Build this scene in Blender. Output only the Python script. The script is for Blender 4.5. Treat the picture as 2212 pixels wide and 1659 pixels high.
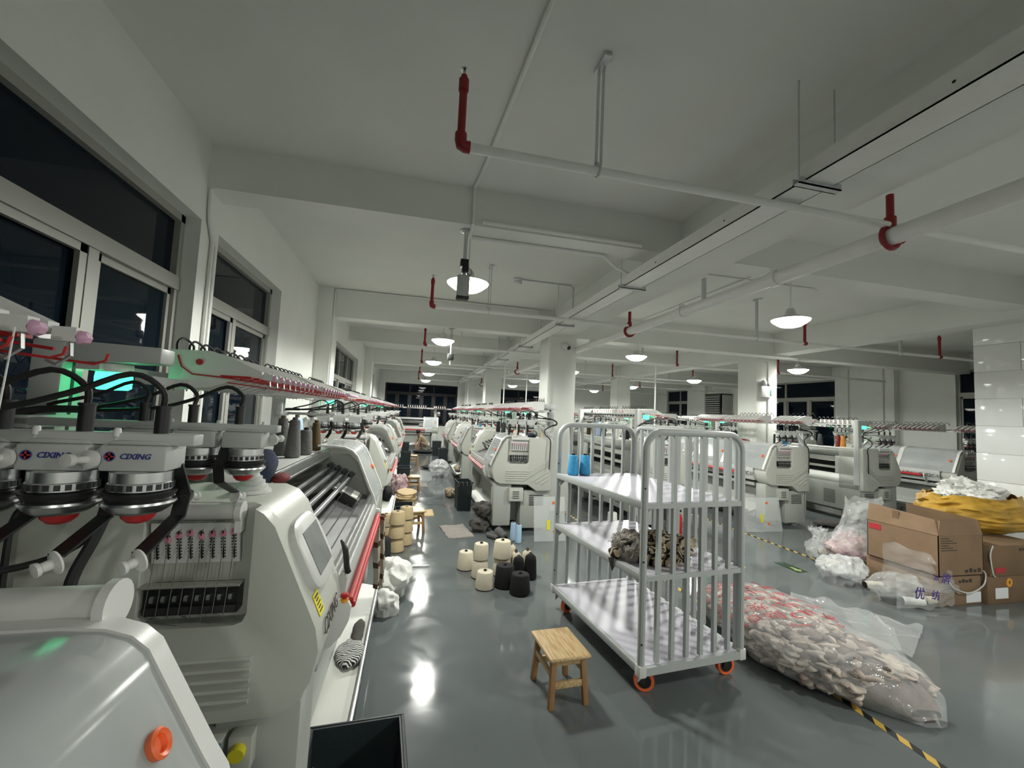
import bpy, bmesh, math, random
from mathutils import Vector, Matrix, noise
random.seed(7)
for o in list(bpy.data.objects): bpy.data.objects.remove(o)
SC = bpy.context.scene
COL = SC.collection
PI = math.pi
# ------------------------------------------------------------------ camera
F_PX, CAM_H = 919.4, 1.6
RM = [[0.97297324, -0.22623196, 0.04628362],
      [0.06081298, 0.05767812, -0.99648132],
      [0.22276637, 0.9723643, 0.06987711]]
cam = bpy.data.cameras.new('camera')
cam.sensor_fit = 'HORIZONTAL'; cam.sensor_width = 36.0
cam.lens = F_PX / 2212 * 36.0
cam.clip_start = 0.02; cam.clip_end = 200
camo = bpy.data.objects.new('camera', cam); COL.objects.link(camo)
camo.matrix_world = Matrix(((RM[0][0], -RM[1][0], -RM[2][0], 0),
                            (RM[0][1], -RM[1][1], -RM[2][1], 0),
                            (RM[0][2], -RM[1][2], -RM[2][2], CAM_H),
                            (0, 0, 0, 1)))
SC.camera = camo
# ------------------------------------------------------------------ world, exposure
w = bpy.data.worlds.new('night'); SC.world = w; w.use_nodes = True
bg = w.node_tree.nodes['Background']
bg.inputs[0].default_value = (0.004, 0.008, 0.016, 1); bg.inputs[1].default_value = 1.0
SC.view_settings.view_transform = 'Standard'
SC.view_settings.look = 'None'
SC.view_settings.gamma = 1.0
SC.view_settings.use_curve_mapping = False
SC.view_settings.exposure = 0.58
LAMP_W = 56.0                      # watts of each pendant lamp
LAMP_X = (0.41, 3.90, 7.48)
LAMP_Y = (-2.9, 0.42, 3.74, 7.0, 10.25, 13.65, 16.9)
LAMP_Z = 2.74
# ------------------------------------------------------------------ helpers
MATS = {}
def mat(name, col, rough=0.5, metal=0.0, spec=0.5, var=0.0, scale=8.0, bump=0.0, bscale=60.0, emit=None, es=0.0, alpha=1.0, trans=0.0, coat=0.0, ior=1.45, dark=None):
    if name in MATS: return MATS[name]
    m = bpy.data.materials.new(name); m.use_nodes = True
    nt = m.node_tree; b = nt.nodes['Principled BSDF']
    b.inputs['Base Color'].default_value = (*col, 1)
    b.inputs['Roughness'].default_value = rough
    b.inputs['Metallic'].default_value = metal
    b.inputs['Specular IOR Level'].default_value = spec
    b.inputs['IOR'].default_value = ior
    b.inputs['Alpha'].default_value = alpha
    b.inputs['Transmission Weight'].default_value = trans
    b.inputs['Coat Weight'].default_value = coat
    if emit:
        b.inputs['Emission Color'].default_value = (*emit, 1); b.inputs['Emission Strength'].default_value = es
    tc = nt.nodes.new('ShaderNodeTexCoord')
    if var > 0:
        n = nt.nodes.new('ShaderNodeTexNoise'); n.inputs['Scale'].default_value = scale; n.inputs['Detail'].default_value = 4
        nt.links.new(tc.outputs['Object'], n.inputs['Vector'])
        r = nt.nodes.new('ShaderNodeValToRGB')
        d = dark or tuple(c * (1 - var) for c in col)
        r.color_ramp.elements[0].color = (*d, 1); r.color_ramp.elements[0].position = .3
        r.color_ramp.elements[1].color = (*col, 1); r.color_ramp.elements[1].position = .65
        nt.links.new(n.outputs['Fac'], r.inputs['Fac']); nt.links.new(r.outputs['Color'], b.inputs['Base Color'])
    if bump > 0:
        n2 = nt.nodes.new('ShaderNodeTexNoise'); n2.inputs['Scale'].default_value = bscale; n2.inputs['Detail'].default_value = 3
        nt.links.new(tc.outputs['Object'], n2.inputs['Vector'])
        bp = nt.nodes.new('ShaderNodeBump'); bp.inputs['Strength'].default_value = bump; bp.inputs['Distance'].default_value = .01
        nt.links.new(n2.outputs['Fac'], bp.inputs['Height']); nt.links.new(bp.outputs['Normal'], b.inputs['Normal'])
    MATS[name] = m
    return m
def stripes(name, c1, c2, scale, axis='X', rough=.85, dist=0.0, duty=.5, c3=None):
    m = mat(name, c1, rough); nt = m.node_tree; b = nt.nodes['Principled BSDF']
    tc = nt.nodes.new('ShaderNodeTexCoord'); wv = nt.nodes.new('ShaderNodeTexWave')
    wv.wave_type = 'BANDS'; wv.bands_direction = axis; wv.inputs['Scale'].default_value = scale
    wv.inputs['Distortion'].default_value = dist; wv.inputs['Detail'].default_value = 2; wv.inputs['Detail Scale'].default_value = 2
    nt.links.new(tc.outputs['Object'], wv.inputs['Vector'])
    r = nt.nodes.new('ShaderNodeValToRGB'); r.color_ramp.interpolation = 'CONSTANT'
    r.color_ramp.elements[0].color = (*c1, 1); r.color_ramp.elements[1].color = (*c2, 1); r.color_ramp.elements[1].position = duty
    if c3:
        e = r.color_ramp.elements.new(min(.97, duty + .25)); e.color = (*c3, 1)
    nt.links.new(wv.outputs['Fac'], r.inputs['Fac']); nt.links.new(r.outputs['Color'], b.inputs['Base Color'])
    return m
M = {}
M['wall'] = mat('wall_paint', (.80, .81, .77), .75, var=.04, scale=3, bump=.08, bscale=200)
M['ceil'] = mat('ceiling_paint', (.76, .77, .73), .85, var=.05, scale=1.5, bump=.1, bscale=150)
M['beige'] = mat('machine_beige', (.50, .51, .46), .42, var=.03, scale=5, bump=.06, bscale=400)
M['beige_d'] = mat('machine_grey_beige', (.40, .415, .385), .5, var=.04, scale=4)
M['white'] = mat('white_plastic', (.64, .64, .62), .35)
M['grey_pl'] = mat('light_grey_plastic', (.47, .48, .465), .4)
M['alu'] = mat('aluminium', (.72, .73, .73), .28, 1.0, var=.08, scale=30)
M['steel'] = mat('steel', (.55, .56, .56), .3, 1.0)
M['dmetal'] = mat('dark_metal', (.040, .040, .041), .5, .2, var=.3, scale=40)
M['signf'] = mat('faded_sign_print', (.05, .10, .06), .4)
M['black'] = mat('black_plastic', (.012, .012, .012), .4)
M['rubber'] = mat('black_rubber', (.018, .018, .018), .65)
M['red'] = mat('red_paint', (.42, .02, .022), .35)
M['redp'] = mat('sprinkler_red', (.24, .012, .016), .4)
M['pink'] = mat('pink_ceramic', (.62, .22, .32), .4)
M['lilac'] = mat('lilac_ceramic', (.62, .36, .50), .35)
M['orange'] = mat('orange_plastic', (.85, .16, .05), .4)
M['yellow'] = mat('yellow_sticker', (.75, .66, .03), .5)
M['amber'] = mat('amber_plastic', (.8, .35, .03), .4)
M['screen'] = mat('screen_glass', (.22, .23, .23), .25, var=.2, scale=15)
M['cover'] = mat('cover_plastic', (.52, .55, .55), .12, alpha=.52, var=.12, scale=2.5)
M['clear'] = mat('clear_plastic', (.80, .84, .84), .08, alpha=.28)
M['film'] = mat('plastic_film', (.84, .86, .86), .08, alpha=.22, bump=1.0, bscale=16)
M['filmw'] = mat('milky_film', (.84, .86, .86), .14, alpha=.45, bump=1.0, bscale=20)
M['glass'] = mat('night_glass', (.004, .009, .016), .02, spec=.2)
M['wframe'] = mat('window_frame', (.36, .36, .33), .45, .2)
M['bframe'] = mat('dark_window_frame', (.014, .014, .015), .5)
M['green'] = mat('green_lamp', (.1, .8, .45), .3, emit=(.03, 1.0, .36), es=4.0)
M['glow'] = mat('lamp_glow', (1, 1, .95), .5, emit=(1.0, .98, .90), es=14.0)
M['pipe'] = mat('white_pipe', (.80, .80, .77), .35, var=.05, scale=12)
M['galv'] = mat('galvanised', (.60, .62, .62), .4, .7, var=.1, scale=40)
M['cart'] = mat('cart_grey_paint', (.42, .445, .435), .38)
M['board'] = mat('lavender_board', (.58, .565, .63), .35, var=.03, scale=6)
M['crate'] = mat('dark_crate', (.013, .022, .024), .5, bump=.1, bscale=50)
M['card'] = mat('cardboard', (.25, .16, .095), .8, var=.15, scale=5)
M['card_d'] = mat('cardboard_brown', (.19, .12, .066), .8, var=.15, scale=5)
M['paper'] = mat('paper', (.78, .79, .80), .7)
M['ink'] = mat('ink', (.05, .04, .035), .7)
M['redink'] = mat('red_ink', (.45, .03, .04), .6)
M['purple'] = mat('purple_ink', (.07, .035, .22), .6)
M['navy'] = mat('navy_ink', (.03, .04, .22), .5)
M['sack'] = mat('yellow_woven_sack', (.50, .29, .035), .55, var=.35, scale=9, bump=.3, bscale=90)
M['cream'] = mat('cream_yarn', (.66, .60, .47), .9, var=.06, scale=20, bump=.4, bscale=180)
M['tan'] = mat('tan_yarn', (.56, .44, .26), .9, var=.06, scale=20, bump=.4, bscale=180)
M['tancloth'] = mat('tan_knit', (.66, .50, .29), .92, var=.12, scale=14, bump=.5, bscale=90)
M['blacky'] = mat('black_yarn', (.006, .006, .007), .85)
M['chary'] = mat('charcoal_yarn', (.028, .031, .034), .85, bump=.3, bscale=180)
M['greyy'] = mat('grey_yarn', (.13, .13, .125), .9, var=.2, scale=60, bump=.4, bscale=160)
M['browny'] = mat('brown_yarn', (.065, .045, .015), .9, bump=.4, bscale=160)
M['bluey'] = mat('blue_yarn', (.05, .33, .62), .75, var=.12, scale=25, bump=.3, bscale=160)
M['ltblue'] = mat('pale_blue_yarn', (.40, .56, .74), .8, bump=.3, bscale=160)
M['whity'] = mat('white_yarn', (.75, .76, .72), .85, bump=.3, bscale=160)
M['yely'] = mat('yellow_yarn', (.65, .40, .08), .85)
M['redy'] = mat('maroon_yarn', (.14, .02, .02), .85)
M['orgy'] = mat('orange_yarn', (.62, .25, .05), .85)
M['core'] = mat('cardboard_core', (.12, .095, .07), .8)
M['wood'] = mat('pine_wood', (.58, .42, .23), .42, bump=.05)
M['woodleg'] = mat('oak_leg_wood', (.33, .18, .075), .45)
M['greycloth'] = mat('grey_knit', (.30, .275, .25), .95, var=.1, scale=12, bump=.4, bscale=90)
M['dkcloth'] = mat('dark_grey_cloth', (.085, .078, .072), .95, var=.2, scale=10, bump=.3, bscale=60)
M['blkcloth'] = mat('black_cloth', (.01, .01, .012), .9)
M['navycloth'] = mat('navy_cloth', (.02, .03, .06), .95, var=.3, scale=20)
M['wcloth'] = mat('white_woven_bag', (.70, .70, .67), .8, bump=.8, bscale=18)
M['wool'] = mat('wool_pieces', (.56, .47, .41), .95, var=.55, scale=9, bump=.5, bscale=40, dark=(.16, .13, .12))
M['wool2'] = mat('wool_pieces_light', (.66, .57, .50), .95, var=.3, scale=14, bump=.5, bscale=40)
M['wool3'] = mat('wool_dark_and_crevices', (.26, .20, .18), .95, var=.5, scale=12, bump=.5, bscale=40)
M['pinkmix'] = mat('mixed_pink_yarn', (.66, .52, .50), .8, var=.6, scale=14, bump=.8, bscale=30, dark=(.34, .16, .22))
M['tape_y'] = mat('tape_yellow', (.62, .40, .07), .5)
M['tape_k'] = mat('tape_black', (.012, .014, .014), .5)
M['signg'] = mat('floor_sign_green', (.010, .035, .018), .3)
M['signl'] = mat('floor_sign_lime', (.34, .46, .14), .4)
M['skin'] = mat('skin', (.42, .25, .17), .6)
M['hair'] = mat('hair', (.008, .007, .006), .6)
M['khaki'] = mat('khaki_shirt', (.30, .25, .15), .9)
M['brownp'] = mat('brown_trousers', (.22, .16, .11), .9)
M['label'] = mat('blue_label', (.18, .32, .42), .5)
M['green_p'] = mat('pcb_green', (.05, .15, .1), .5)
M['tile'] = mat('white_wall_tile', (.80, .81, .80), .08, var=.02, scale=1.5, spec=.6)
M['zebra'] = stripes('black_white_stripe', (.01, .01, .01), (.7, .7, .68), 22, 'Y', dist=1.5)
M['tiger'] = stripes('beige_black_stripe', (.012, .011, .010), (.50, .40, .27), 9, 'Y', dist=6, duty=.42)
M['brownst'] = stripes('beige_brown_stripe', (.09, .045, .028), (.46, .40, .33), 2.2, 'Z', duty=.16, dist=.6)
# wooden grain for stool tops
nt = M['wood'].node_tree; b_ = nt.nodes['Principled BSDF']; tc_ = nt.nodes.new('ShaderNodeTexCoord')
mp = nt.nodes.new('ShaderNodeMapping'); mp.inputs['Scale'].default_value = (30, 3, 30)
nz = nt.nodes.new('ShaderNodeTexNoise'); nz.inputs['Scale'].default_value = 3; nz.inputs['Detail'].default_value = 5
rp = nt.nodes.new('ShaderNodeValToRGB'); rp.color_ramp.elements[0].color = (.45, .28, .12, 1); rp.color_ramp.elements[1].color = (.62, .46, .25, 1)
rp.color_ramp.elements[0].position = .35; rp.color_ramp.elements[1].position = .6
nt.links.new(tc_.outputs['Object'], mp.inputs[0]); nt.links.new(mp.outputs[0], nz.inputs['Vector']); nt.links.new(nz.outputs['Fac'], rp.inputs[0]); nt.links.new(rp.outputs[0], b_.inputs['Base Color'])
# floor: grey epoxy, glossy with scuffs
fl = mat('epoxy_floor', (.105, .118, .12), .13, spec=.5)
nt = fl.node_tree; b_ = nt.nodes['Principled BSDF']; tc_ = nt.nodes.new('ShaderNodeTexCoord')
n1 = nt.nodes.new('ShaderNodeTexNoise'); n1.inputs['Scale'].default_value = .9; n1.inputs['Detail'].default_value = 6
r1 = nt.nodes.new('ShaderNodeValToRGB'); r1.color_ramp.elements[0].color = (.112, .127, .129, 1); r1.color_ramp.elements[1].color = (.142, .157, .158, 1)
r1.color_ramp.elements[0].position = .3; r1.color_ramp.elements[1].position = .7
nt.links.new(tc_.outputs['Object'], n1.inputs['Vector']); nt.links.new(n1.outputs['Fac'], r1.inputs[0]); nt.links.new(r1.outputs[0], b_.inputs['Base Color'])
n2 = nt.nodes.new('ShaderNodeTexNoise'); n2.inputs['Scale'].default_value = 3.5; n2.inputs['Detail'].default_value = 8; n2.inputs['Distortion'].default_value = 1.2
r2 = nt.nodes.new('ShaderNodeMapRange'); r2.inputs[1].default_value = .3; r2.inputs[2].default_value = .75; r2.inputs[3].default_value = .05; r2.inputs[4].default_value = .15
nt.links.new(tc_.outputs['Object'], n2.inputs['Vector']); nt.links.new(n2.outputs['Fac'], r2.inputs[0]); nt.links.new(r2.outputs[0], b_.inputs['Roughness'])
n3 = nt.nodes.new('ShaderNodeTexNoise'); n3.inputs['Scale'].default_value = 2.2
bp = nt.nodes.new('ShaderNodeBump'); bp.inputs['Strength'].default_value = .015; bp.inputs['Distance'].default_value = .02
nt.links.new(tc_.outputs['Object'], n3.inputs['Vector']); nt.links.new(n3.outputs['Fac'], bp.inputs['Height']); nt.links.new(bp.outputs[0], b_.inputs['Normal'])
M['floor'] = fl

def V(*a): return Vector(a)
class MB:
    def __init__(s): s.v = []; s.f = []; s.mi = []
    def add(s, vs, fs, m=0):
        k = len(s.v); s.v += [tuple(p) for p in vs]
        s.f += [tuple(i + k for i in f) for f in fs]; s.mi += [m] * len(fs); return s
    def box(s, x0, y0, z0, x1, y1, z1, m=0):
        vs = [(x, y, z) for z in (z0, z1) for y in (y0, y1) for x in (x0, x1)]
        return s.add(vs, [(0, 2, 3, 1), (4, 5, 7, 6), (0, 1, 5, 4), (2, 6, 7, 3), (0, 4, 6, 2), (1, 3, 7, 5)], m)
    def obox(s, c, ex, ey, ez, m=0):
        c, ex, ey, ez = Vector(c), Vector(ex), Vector(ey), Vector(ez)
        vs = [c + ex * x + ey * y + ez * z for z in (-1, 1) for y in (-1, 1) for x in (-1, 1)]
        return s.add(vs, [(0, 2, 3, 1), (4, 5, 7, 6), (0, 1, 5, 4), (2, 6, 7, 3), (0, 4, 6, 2), (1, 3, 7, 5)], m)
    def prism(s, poly, a, b, ax='y', m=0):
        def P(p, t): return {'y': (p[0], t, p[1]), 'x': (t, p[0], p[1]), 'z': (p[0], p[1], t)}[ax]
        n = len(poly); vs = [P(p, a) for p in poly] + [P(p, b) for p in poly]
        ar = sum(poly[i][0] * poly[(i + 1) % n][1] - poly[(i + 1) % n][0] * poly[i][1] for i in range(n))
        fl_ = (ar > 0) == (ax in ('y',))
        fs = [tuple(range(n)), tuple(range(2 * n - 1, n - 1, -1))] + [((i + 1) % n, i, n + i, n + (i + 1) % n) for i in range(n)]
        if not fl_: fs = [f[::-1] for f in fs]
        return s.add(vs, fs, m)
    def cyl(s, p0, p1, r0, r1=None, n=12, m=0, caps=True):
        r1 = r0 if r1 is None else r1
        p0, p1 = Vector(p0), Vector(p1); d = (p1 - p0).normalized()
        a = d.orthogonal().normalized(); b = d.cross(a)
        vs = [p + (a * math.cos(2 * PI * i / n) + b * math.sin(2 * PI * i / n)) * r for p, r in ((p0, r0), (p1, r1)) for i in range(n)]
        fs = [(i, (i + 1) % n, n + (i + 1) % n, n + i) for i in range(n)]
        if caps: fs += [tuple(range(n - 1, -1, -1)), tuple(range(n, 2 * n))]
        return s.add(vs, fs, m)
    def tube(s, path, r, n=8, m=0):
        P = [Vector(p) for p in path]; vs = []; fs = []
        t0 = (P[1] - P[0]).normalized(); a = t0.orthogonal().normalized()
        for i, p in enumerate(P):
            t = ((P[min(i + 1, len(P) - 1)] - P[max(i - 1, 0)])).normalized()
            a = (a - t * a.dot(t)).normalized(); b = t.cross(a)
            rr = r[i] if isinstance(r, (list, tuple)) else r
            vs += [p + (a * math.cos(2 * PI * k / n) + b * math.sin(2 * PI * k / n)) * rr for k in range(n)]
        for i in range(len(P) - 1):
            fs += [(i * n + k, i * n + (k + 1) % n, (i + 1) * n + (k + 1) % n, (i + 1) * n + k) for k in range(n)]
        fs += [tuple(range(n - 1, -1, -1)), tuple(range((len(P) - 1) * n, len(P) * n))]
        return s.add(vs, fs, m)
    def lathe(s, prof, c=(0, 0, 0), n=20, m=0, ax=None):
        vs = []; fs = []; c = Vector(c)
        R = Vector((0, 0, 1)).rotation_difference(Vector(ax)).to_matrix() if ax else Matrix.Identity(3)
        for r, z in prof:
            for k in range(n): vs.append(c + R @ Vector((r * math.cos(2 * PI * k / n), r * math.sin(2 * PI * k / n), z)))
        for i in range(len(prof) - 1):
            fs += [(i * n + k, i * n + (k + 1) % n, (i + 1) * n + (k + 1) % n, (i + 1) * n + k) for k in range(n)]
        fs += [tuple(range(n - 1, -1, -1)), tuple(range((len(prof) - 1) * n, len(prof) * n))]
        return s.add(vs, fs, m)
    def grid(s, fn, nu, nv, m=0, wrap=False):
        vs = [fn(i / nu, j / nv) for j in range(nv + 1) for i in range(nu + (0 if wrap else 1))]
        W = nu if wrap else nu + 1
        fs = [(j * W + i, j * W + (i + 1) % W, (j + 1) * W + (i + 1) % W, (j + 1) * W + i) for j in range(nv) for i in range(nu)]
        return s.add(vs, fs, m)
    def mesh(s, name, mats, bevel=0, seg=2, ang=35):
        me = bpy.data.meshes.new(name); me.from_pydata(s.v, [], s.f)
        mats = mats if isinstance(mats, (list, tuple)) else [mats]
        for m in mats: me.materials.append(M[m] if isinstance(m, str) else m)
        me.polygons.foreach_set('material_index', s.mi)
        if bevel:
            bm = bmesh.new(); bm.from_mesh(me); bmesh.ops.remove_doubles(bm, verts=bm.verts, dist=1e-5)
            es = [e for e in bm.edges if len(e.link_faces) == 2 and e.calc_face_angle(0) > .6]
            bmesh.ops.bevel(bm, geom=es, offset=bevel, segments=seg, affect='EDGES', profile=.5, clamp_overlap=True)
            bm.to_mesh(me); bm.free()
        me.polygons.foreach_set('use_smooth', [True] * len(me.polygons))
        me.set_sharp_from_angle(angle=math.radians(ang))
        me.update(); return me
    def build(s, name, mats, parent=None, bevel=0, seg=2, ang=35, loc=None, rot=None):
        return link(name, s.mesh(name, mats, bevel, seg, ang), parent, loc, rot)
def link(name, me, parent=None, loc=None, rot=None):
    o = bpy.data.objects.new(name, me); COL.objects.link(o)
    if parent: o.parent = parent
    if loc is not None: o.location = loc
    if rot is not None: o.rotation_euler = rot
    return o
def tag(o, label, cat=None, group=None, kind=None):
    if label: o['label'] = label
    if cat: o['category'] = cat
    if group: o['group'] = group
    if kind: o['kind'] = kind
    return o
def empty(name, loc=(0, 0, 0), rz=0):
    o = bpy.data.objects.new(name, None); COL.objects.link(o); o.location = loc; o.rotation_euler = (0, 0, rz); o.empty_display_size = .1
    return o
CH = {}
def copy_tree(o, parent=None):
    c = o.copy(); COL.objects.link(c); c.parent = parent
    for ch in list(o.children): copy_tree(ch, c)
    return c
def struct(name, mb, m, label, parent=None, bevel=0):
    o = mb.build(name, m, parent, bevel); o['kind'] = 'structure'; o['label'] = label; return o
FONT_CACHE = {}
def text_mesh(txt, size, extrude=.0008, bold=False, shear=0.0):
    cu = bpy.data.curves.new('lettering', 'FONT'); cu.body = txt; cu.size = size; cu.extrude = extrude; cu.shear = shear
    cu.align_x = 'CENTER'; cu.align_y = 'CENTER'; cu.resolution_u = 2
    if bold: cu.offset = size * .012
    ob = bpy.data.objects.new('lettering', cu); COL.objects.link(ob)
    bpy.context.view_layer.update()
    dg = bpy.context.evaluated_depsgraph_get()
    me = bpy.data.meshes.new_from_object(ob.evaluated_get(dg))
    bpy.data.objects.remove(ob); bpy.data.curves.remove(cu)
    return me
def text(name, txt, size, m, origin, right, up, parent=None, bold=False, shear=0.0):
    me = text_mesh(txt, size, bold=bold, shear=shear); me.materials.clear(); me.materials.append(M[m])
    r, u = Vector(right).normalized(), Vector(up).normalized(); n = r.cross(u)
    me.transform(Matrix(((r.x, u.x, n.x, origin[0]), (r.y, u.y, n.y, origin[1]), (r.z, u.z, n.z, origin[2]), (0, 0, 0, 1))))
    me.name = name
    return link(name, me, parent)
def arc(p0, p1, h, n=10, up=(0, 0, 1)):
    p0, p1, up = Vector(p0), Vector(p1), Vector(up)
    return [p0.lerp(p1, t) + up * (h * 4 * t * (1 - t)) for t in [i / n for i in range(n + 1)]]
def bez(pts, n=24):
    P = [Vector(p) for p in pts]; out = []
    P = [P[0] * 2 - P[1]] + P + [P[-1] * 2 - P[-2]]
    seg = len(P) - 3; per = max(2, n // seg)
    for i in range(seg):
        a, b, c, d = P[i:i + 4]
        for k in range(per):
            t = k / per
            out.append(.5 * ((2 * b) + (c - a) * t + (2 * a - 5 * b + 4 * c - d) * t * t + (3 * b - a - 3 * c + d) * t ** 3))
    out.append(P[-2]); return out
def nz3(p, f, s): return noise.noise(Vector((p[0] * f + s * 7.3, p[1] * f - s * 3.1, p[2] * f + s * 1.7)))
def lump(name, c, r, m, seed=0, amp=.18, freq=6, nu=28, nv=14, flat=True, parent=None, rz=0, p=2.0, ridge=0.0):
    """draped heap: ellipsoid with folds, flattened underneath, origin at its base"""
    mb = MB()
    def fn(u, v):
        a = 2 * PI * u; b = -PI / 2 + PI * v
        cb = math.copysign(abs(math.cos(b)) ** (2 / p), math.cos(b)); sb = math.copysign(abs(math.sin(b)) ** (2 / p), math.sin(b))
        q = Vector((r[0] * cb * math.cos(a), r[1] * cb * math.sin(a), r[2] * sb))
        k = 1 + amp * nz3(q, freq, seed) + amp * .6 * nz3(q, freq * 2.3, seed + 5)
        if ridge: k += ridge * (.22 - abs(nz3(q, freq * 1.1, seed + 9)) * .8 - abs(nz3(q, freq * 2.4, seed + 19)) * .55 - abs(nz3(q, freq * 5, seed + 29)) * .2)
        q = q * k; q.z += r[2]
        if flat: q.z = max(q.z * 1.0, 0.0) if v > .28 else 0.0
        return q
    mb.grid(fn, nu, nv, wrap=True)
    return mb.build(name, m, parent, ang=80, loc=c, rot=(0, 0, rz))
# ================================================================== the room
ZC = 3.40
XW, XG = -1.5, -1.64              # inner face of the window wall, glass plane
XR, YF, YN = 12.0, 19.6, -5.5     # right wall, far wall, wall behind the camera
struct('floor', MB().box(-2.0, YN - .3, -.1, XR + .3, YF + .3, 0), 'floor', 'glossy grey epoxy factory floor')
struct('ceiling', MB().box(-2.0, YN - .3, ZC, XR + .3, YF + .3, ZC + .15), 'ceil', 'white painted concrete ceiling')
# ---- left wall with window bays
WINS = [(-1.9, 3.28), (3.55, 5.12), (7.55, 11.9), (13.7, 16.6)]
SILL, HEAD = .95, 2.84
mb = MB(); ys = YN
for a, b in WINS:
    mb.box(XW - .3, ys, 0, XW, a, ZC); mb.box(XW - .3, a, 0, XW, b, SILL); mb.box(XW - .3, a, HEAD, XW, b, ZC); ys = b
mb.box(XW - .3, ys, 0, XW, YF, ZC)
struct('wall_left', mb, 'wall', 'white painted wall with tall dark windows on the left')
for yb, w_, d_ in ((3.31, .26, .0), (6.85, .5, .22), (13.35, .5, .22)):
    if d_: struct('column', MB().box(XW, yb, 0, XW + d_, yb + w_, ZC), 'wall', 'white wall pilaster of the window side')
def window(n, wall, a, b, z0, z1, tr, lower, upper, fm, label, t=.05):
    """aluminium window: frame bars + one pane per light. wall: 'x' plane at given coordinate or 'y'"""
    kind, c, sgn = wall
    root = empty('window_%d' % n, (c, (a + b) / 2, z0) if kind == 'x' else ((a + b) / 2, c, z0))
    root['kind'] = 'structure'; root['label'] = label
    ox, oy, oz = root.location
    def bx(mbq, p, q, s0, s1, d0, d1, m=0):
        if kind == 'x': mbq.box(min(d0, d1) * 1, p - oy, s0 - oz, max(d0, d1), q - oy, s1 - oz, m)
        else: mbq.box(p - ox, min(d0, d1), s0 - oz, q - ox, max(d0, d1), s1 - oz, m)
    f = MB(); D = .045 * sgn
    bx(f, a, a + t, z0, z1, -D, D); bx(f, b - t, b, z0, z1, -D, D)
    bx(f, a, b, z0, z0 + t, -D, D); bx(f, a, b, z1 - t, z1, -D, D)
    f.build('window_frame', fm, root)
    if tr:
        q = MB(); bx(q, a, b, tr - .045, tr + .045, -D, D * 1.2); q.build('transom', fm, root)
    for y in lower:
        q = MB(); bx(q, y - .035, y + .035, z0, tr or z1, -D, D); q.build('mullion', fm, root)
    for y in upper:
        q = MB(); bx(q, y - .03, y + .03, tr, z1, -D, D); q.build('mullion', fm, root)
    def panes(cuts, s0, s1, sash):
        cs = [a] + list(cuts) + [b]
        for i in range(len(cs) - 1):
            p = MB(); bx(p, cs[i] + .03, cs[i + 1] - .03, s0 + .03, s1 - .03, -.006, .006); g = p.build('pane', 'glass', root)
            if sash:
                s = MB(); y0, y1 = cs[i] + .04, cs[i + 1] - .04; k = (.012 if i % 2 else .03) * sgn
                bx(s, y0, y0 + .045, s0 + .03, s1 - .04, k - .012, k + .012); bx(s, y1 - .045, y1, s0 + .03, s1 - .04, k - .012, k + .012)
                bx(s, y0, y1, s0 + .03, s0 + .075, k - .012, k + .012); bx(s, y0, y1, s1 - .085, s1 - .04, k - .012, k + .012)
                s.build('sash', fm, g)
    if tr: panes(lower, z0, tr, True); panes(upper, tr, z1, False)
    else: panes(lower, z0, z1, False)
    return root
window(1, ('x', XG, 1), -1.9, 3.28, SILL, HEAD, 2.37, (-.45, .85, 2.50), (.85,), 'wframe', 'nearest tall dark aluminium window on the left wall')
window(2, ('x', XG, 1), 3.55, 5.12, SILL, HEAD, 2.37, (4.22,), (), 'wframe', 'second dark aluminium window on the left wall')
window(3, ('x', XG, 1), 7.55, 11.9, SILL, HEAD, 2.2, (8.6, 9.7, 10.8), (8.6, 9.7, 10.8), 'wframe', 'third dark aluminium window on the left wall')
window(4, ('x', XG, 1), 13.7, 16.6, SILL, HEAD, 2.2, (14.7, 15.6), (14.7, 15.6), 'wframe', 'farthest dark aluminium window on the left wall')
# ---- far wall
FW = [(-1.25, 1.95), (3.55, 6.1)]
mb = MB(); xs = XW - .3
for a, b in FW:
    mb.box(xs, YF, 0, a, YF + .3, ZC); mb.box(a, YF, 0, b, YF + .3, .9); mb.box(a, YF, 2.74, b, YF + .3, ZC); xs = b
mb.box(xs, YF, 0, XR + .3, YF + .3, ZC)
struct('wall_far', mb, 'wall', 'white far wall with wide dark windows')
window(5, ('y', YF + .1, -1), -1.25, 1.95, .9, 2.74, 2.32, (-.72, -.18, .35, .88, 1.42), (-.18, .88), 'bframe', 'wide dark window at the far end of the aisle')
window(6, ('y', YF + .1, -1), 3.55, 6.1, .9, 2.74, 2.32, (4.4, 5.25), (4.85,), 'bframe', 'second dark window in the far wall behind the square column')
for x in (2.25, 6.8): struct('column', MB().box(x, YF - .25, 0, x + .5, YF, ZC), 'wall', 'white pilaster on the far wall')
# ---- right wall
RW = [(6.2, 7.15), (10.0, 12.6), (16.9, 18.5)]
mb = MB(); ys = YN
for a, b in RW:
    mb.box(XR, ys, 0, XR + .3, a, ZC); mb.box(XR, a, 0, XR + .3, b, 1.0); mb.box(XR, a, 3.05, XR + .3, b, ZC); ys = b
mb.box(XR, ys, 0, XR + .3, YF + .3, ZC)
struct('wall_right', mb, 'wall', 'white right wall with dark windows behind the machines')
window(7, ('x', XR + .1, -1), 6.2, 7.15, 1.0, 3.05, 2.5, (6.65,), (), 'wframe', 'narrow dark window beside the white tiled partition')
window(8, ('x', XR + .1, -1), 10.0, 12.6, 1.0, 3.05, 2.5, (10.9, 11.75), (11.75,), 'wframe', 'dark window in the right wall beside the square column with the emergency light')
window(9, ('x', XR + .1, -1), 16.9, 18.5, 1.0, 3.05, 2.5, (17.5,), (17.5,), 'wframe', 'small dark window in the far corner of the right wall')
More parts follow.
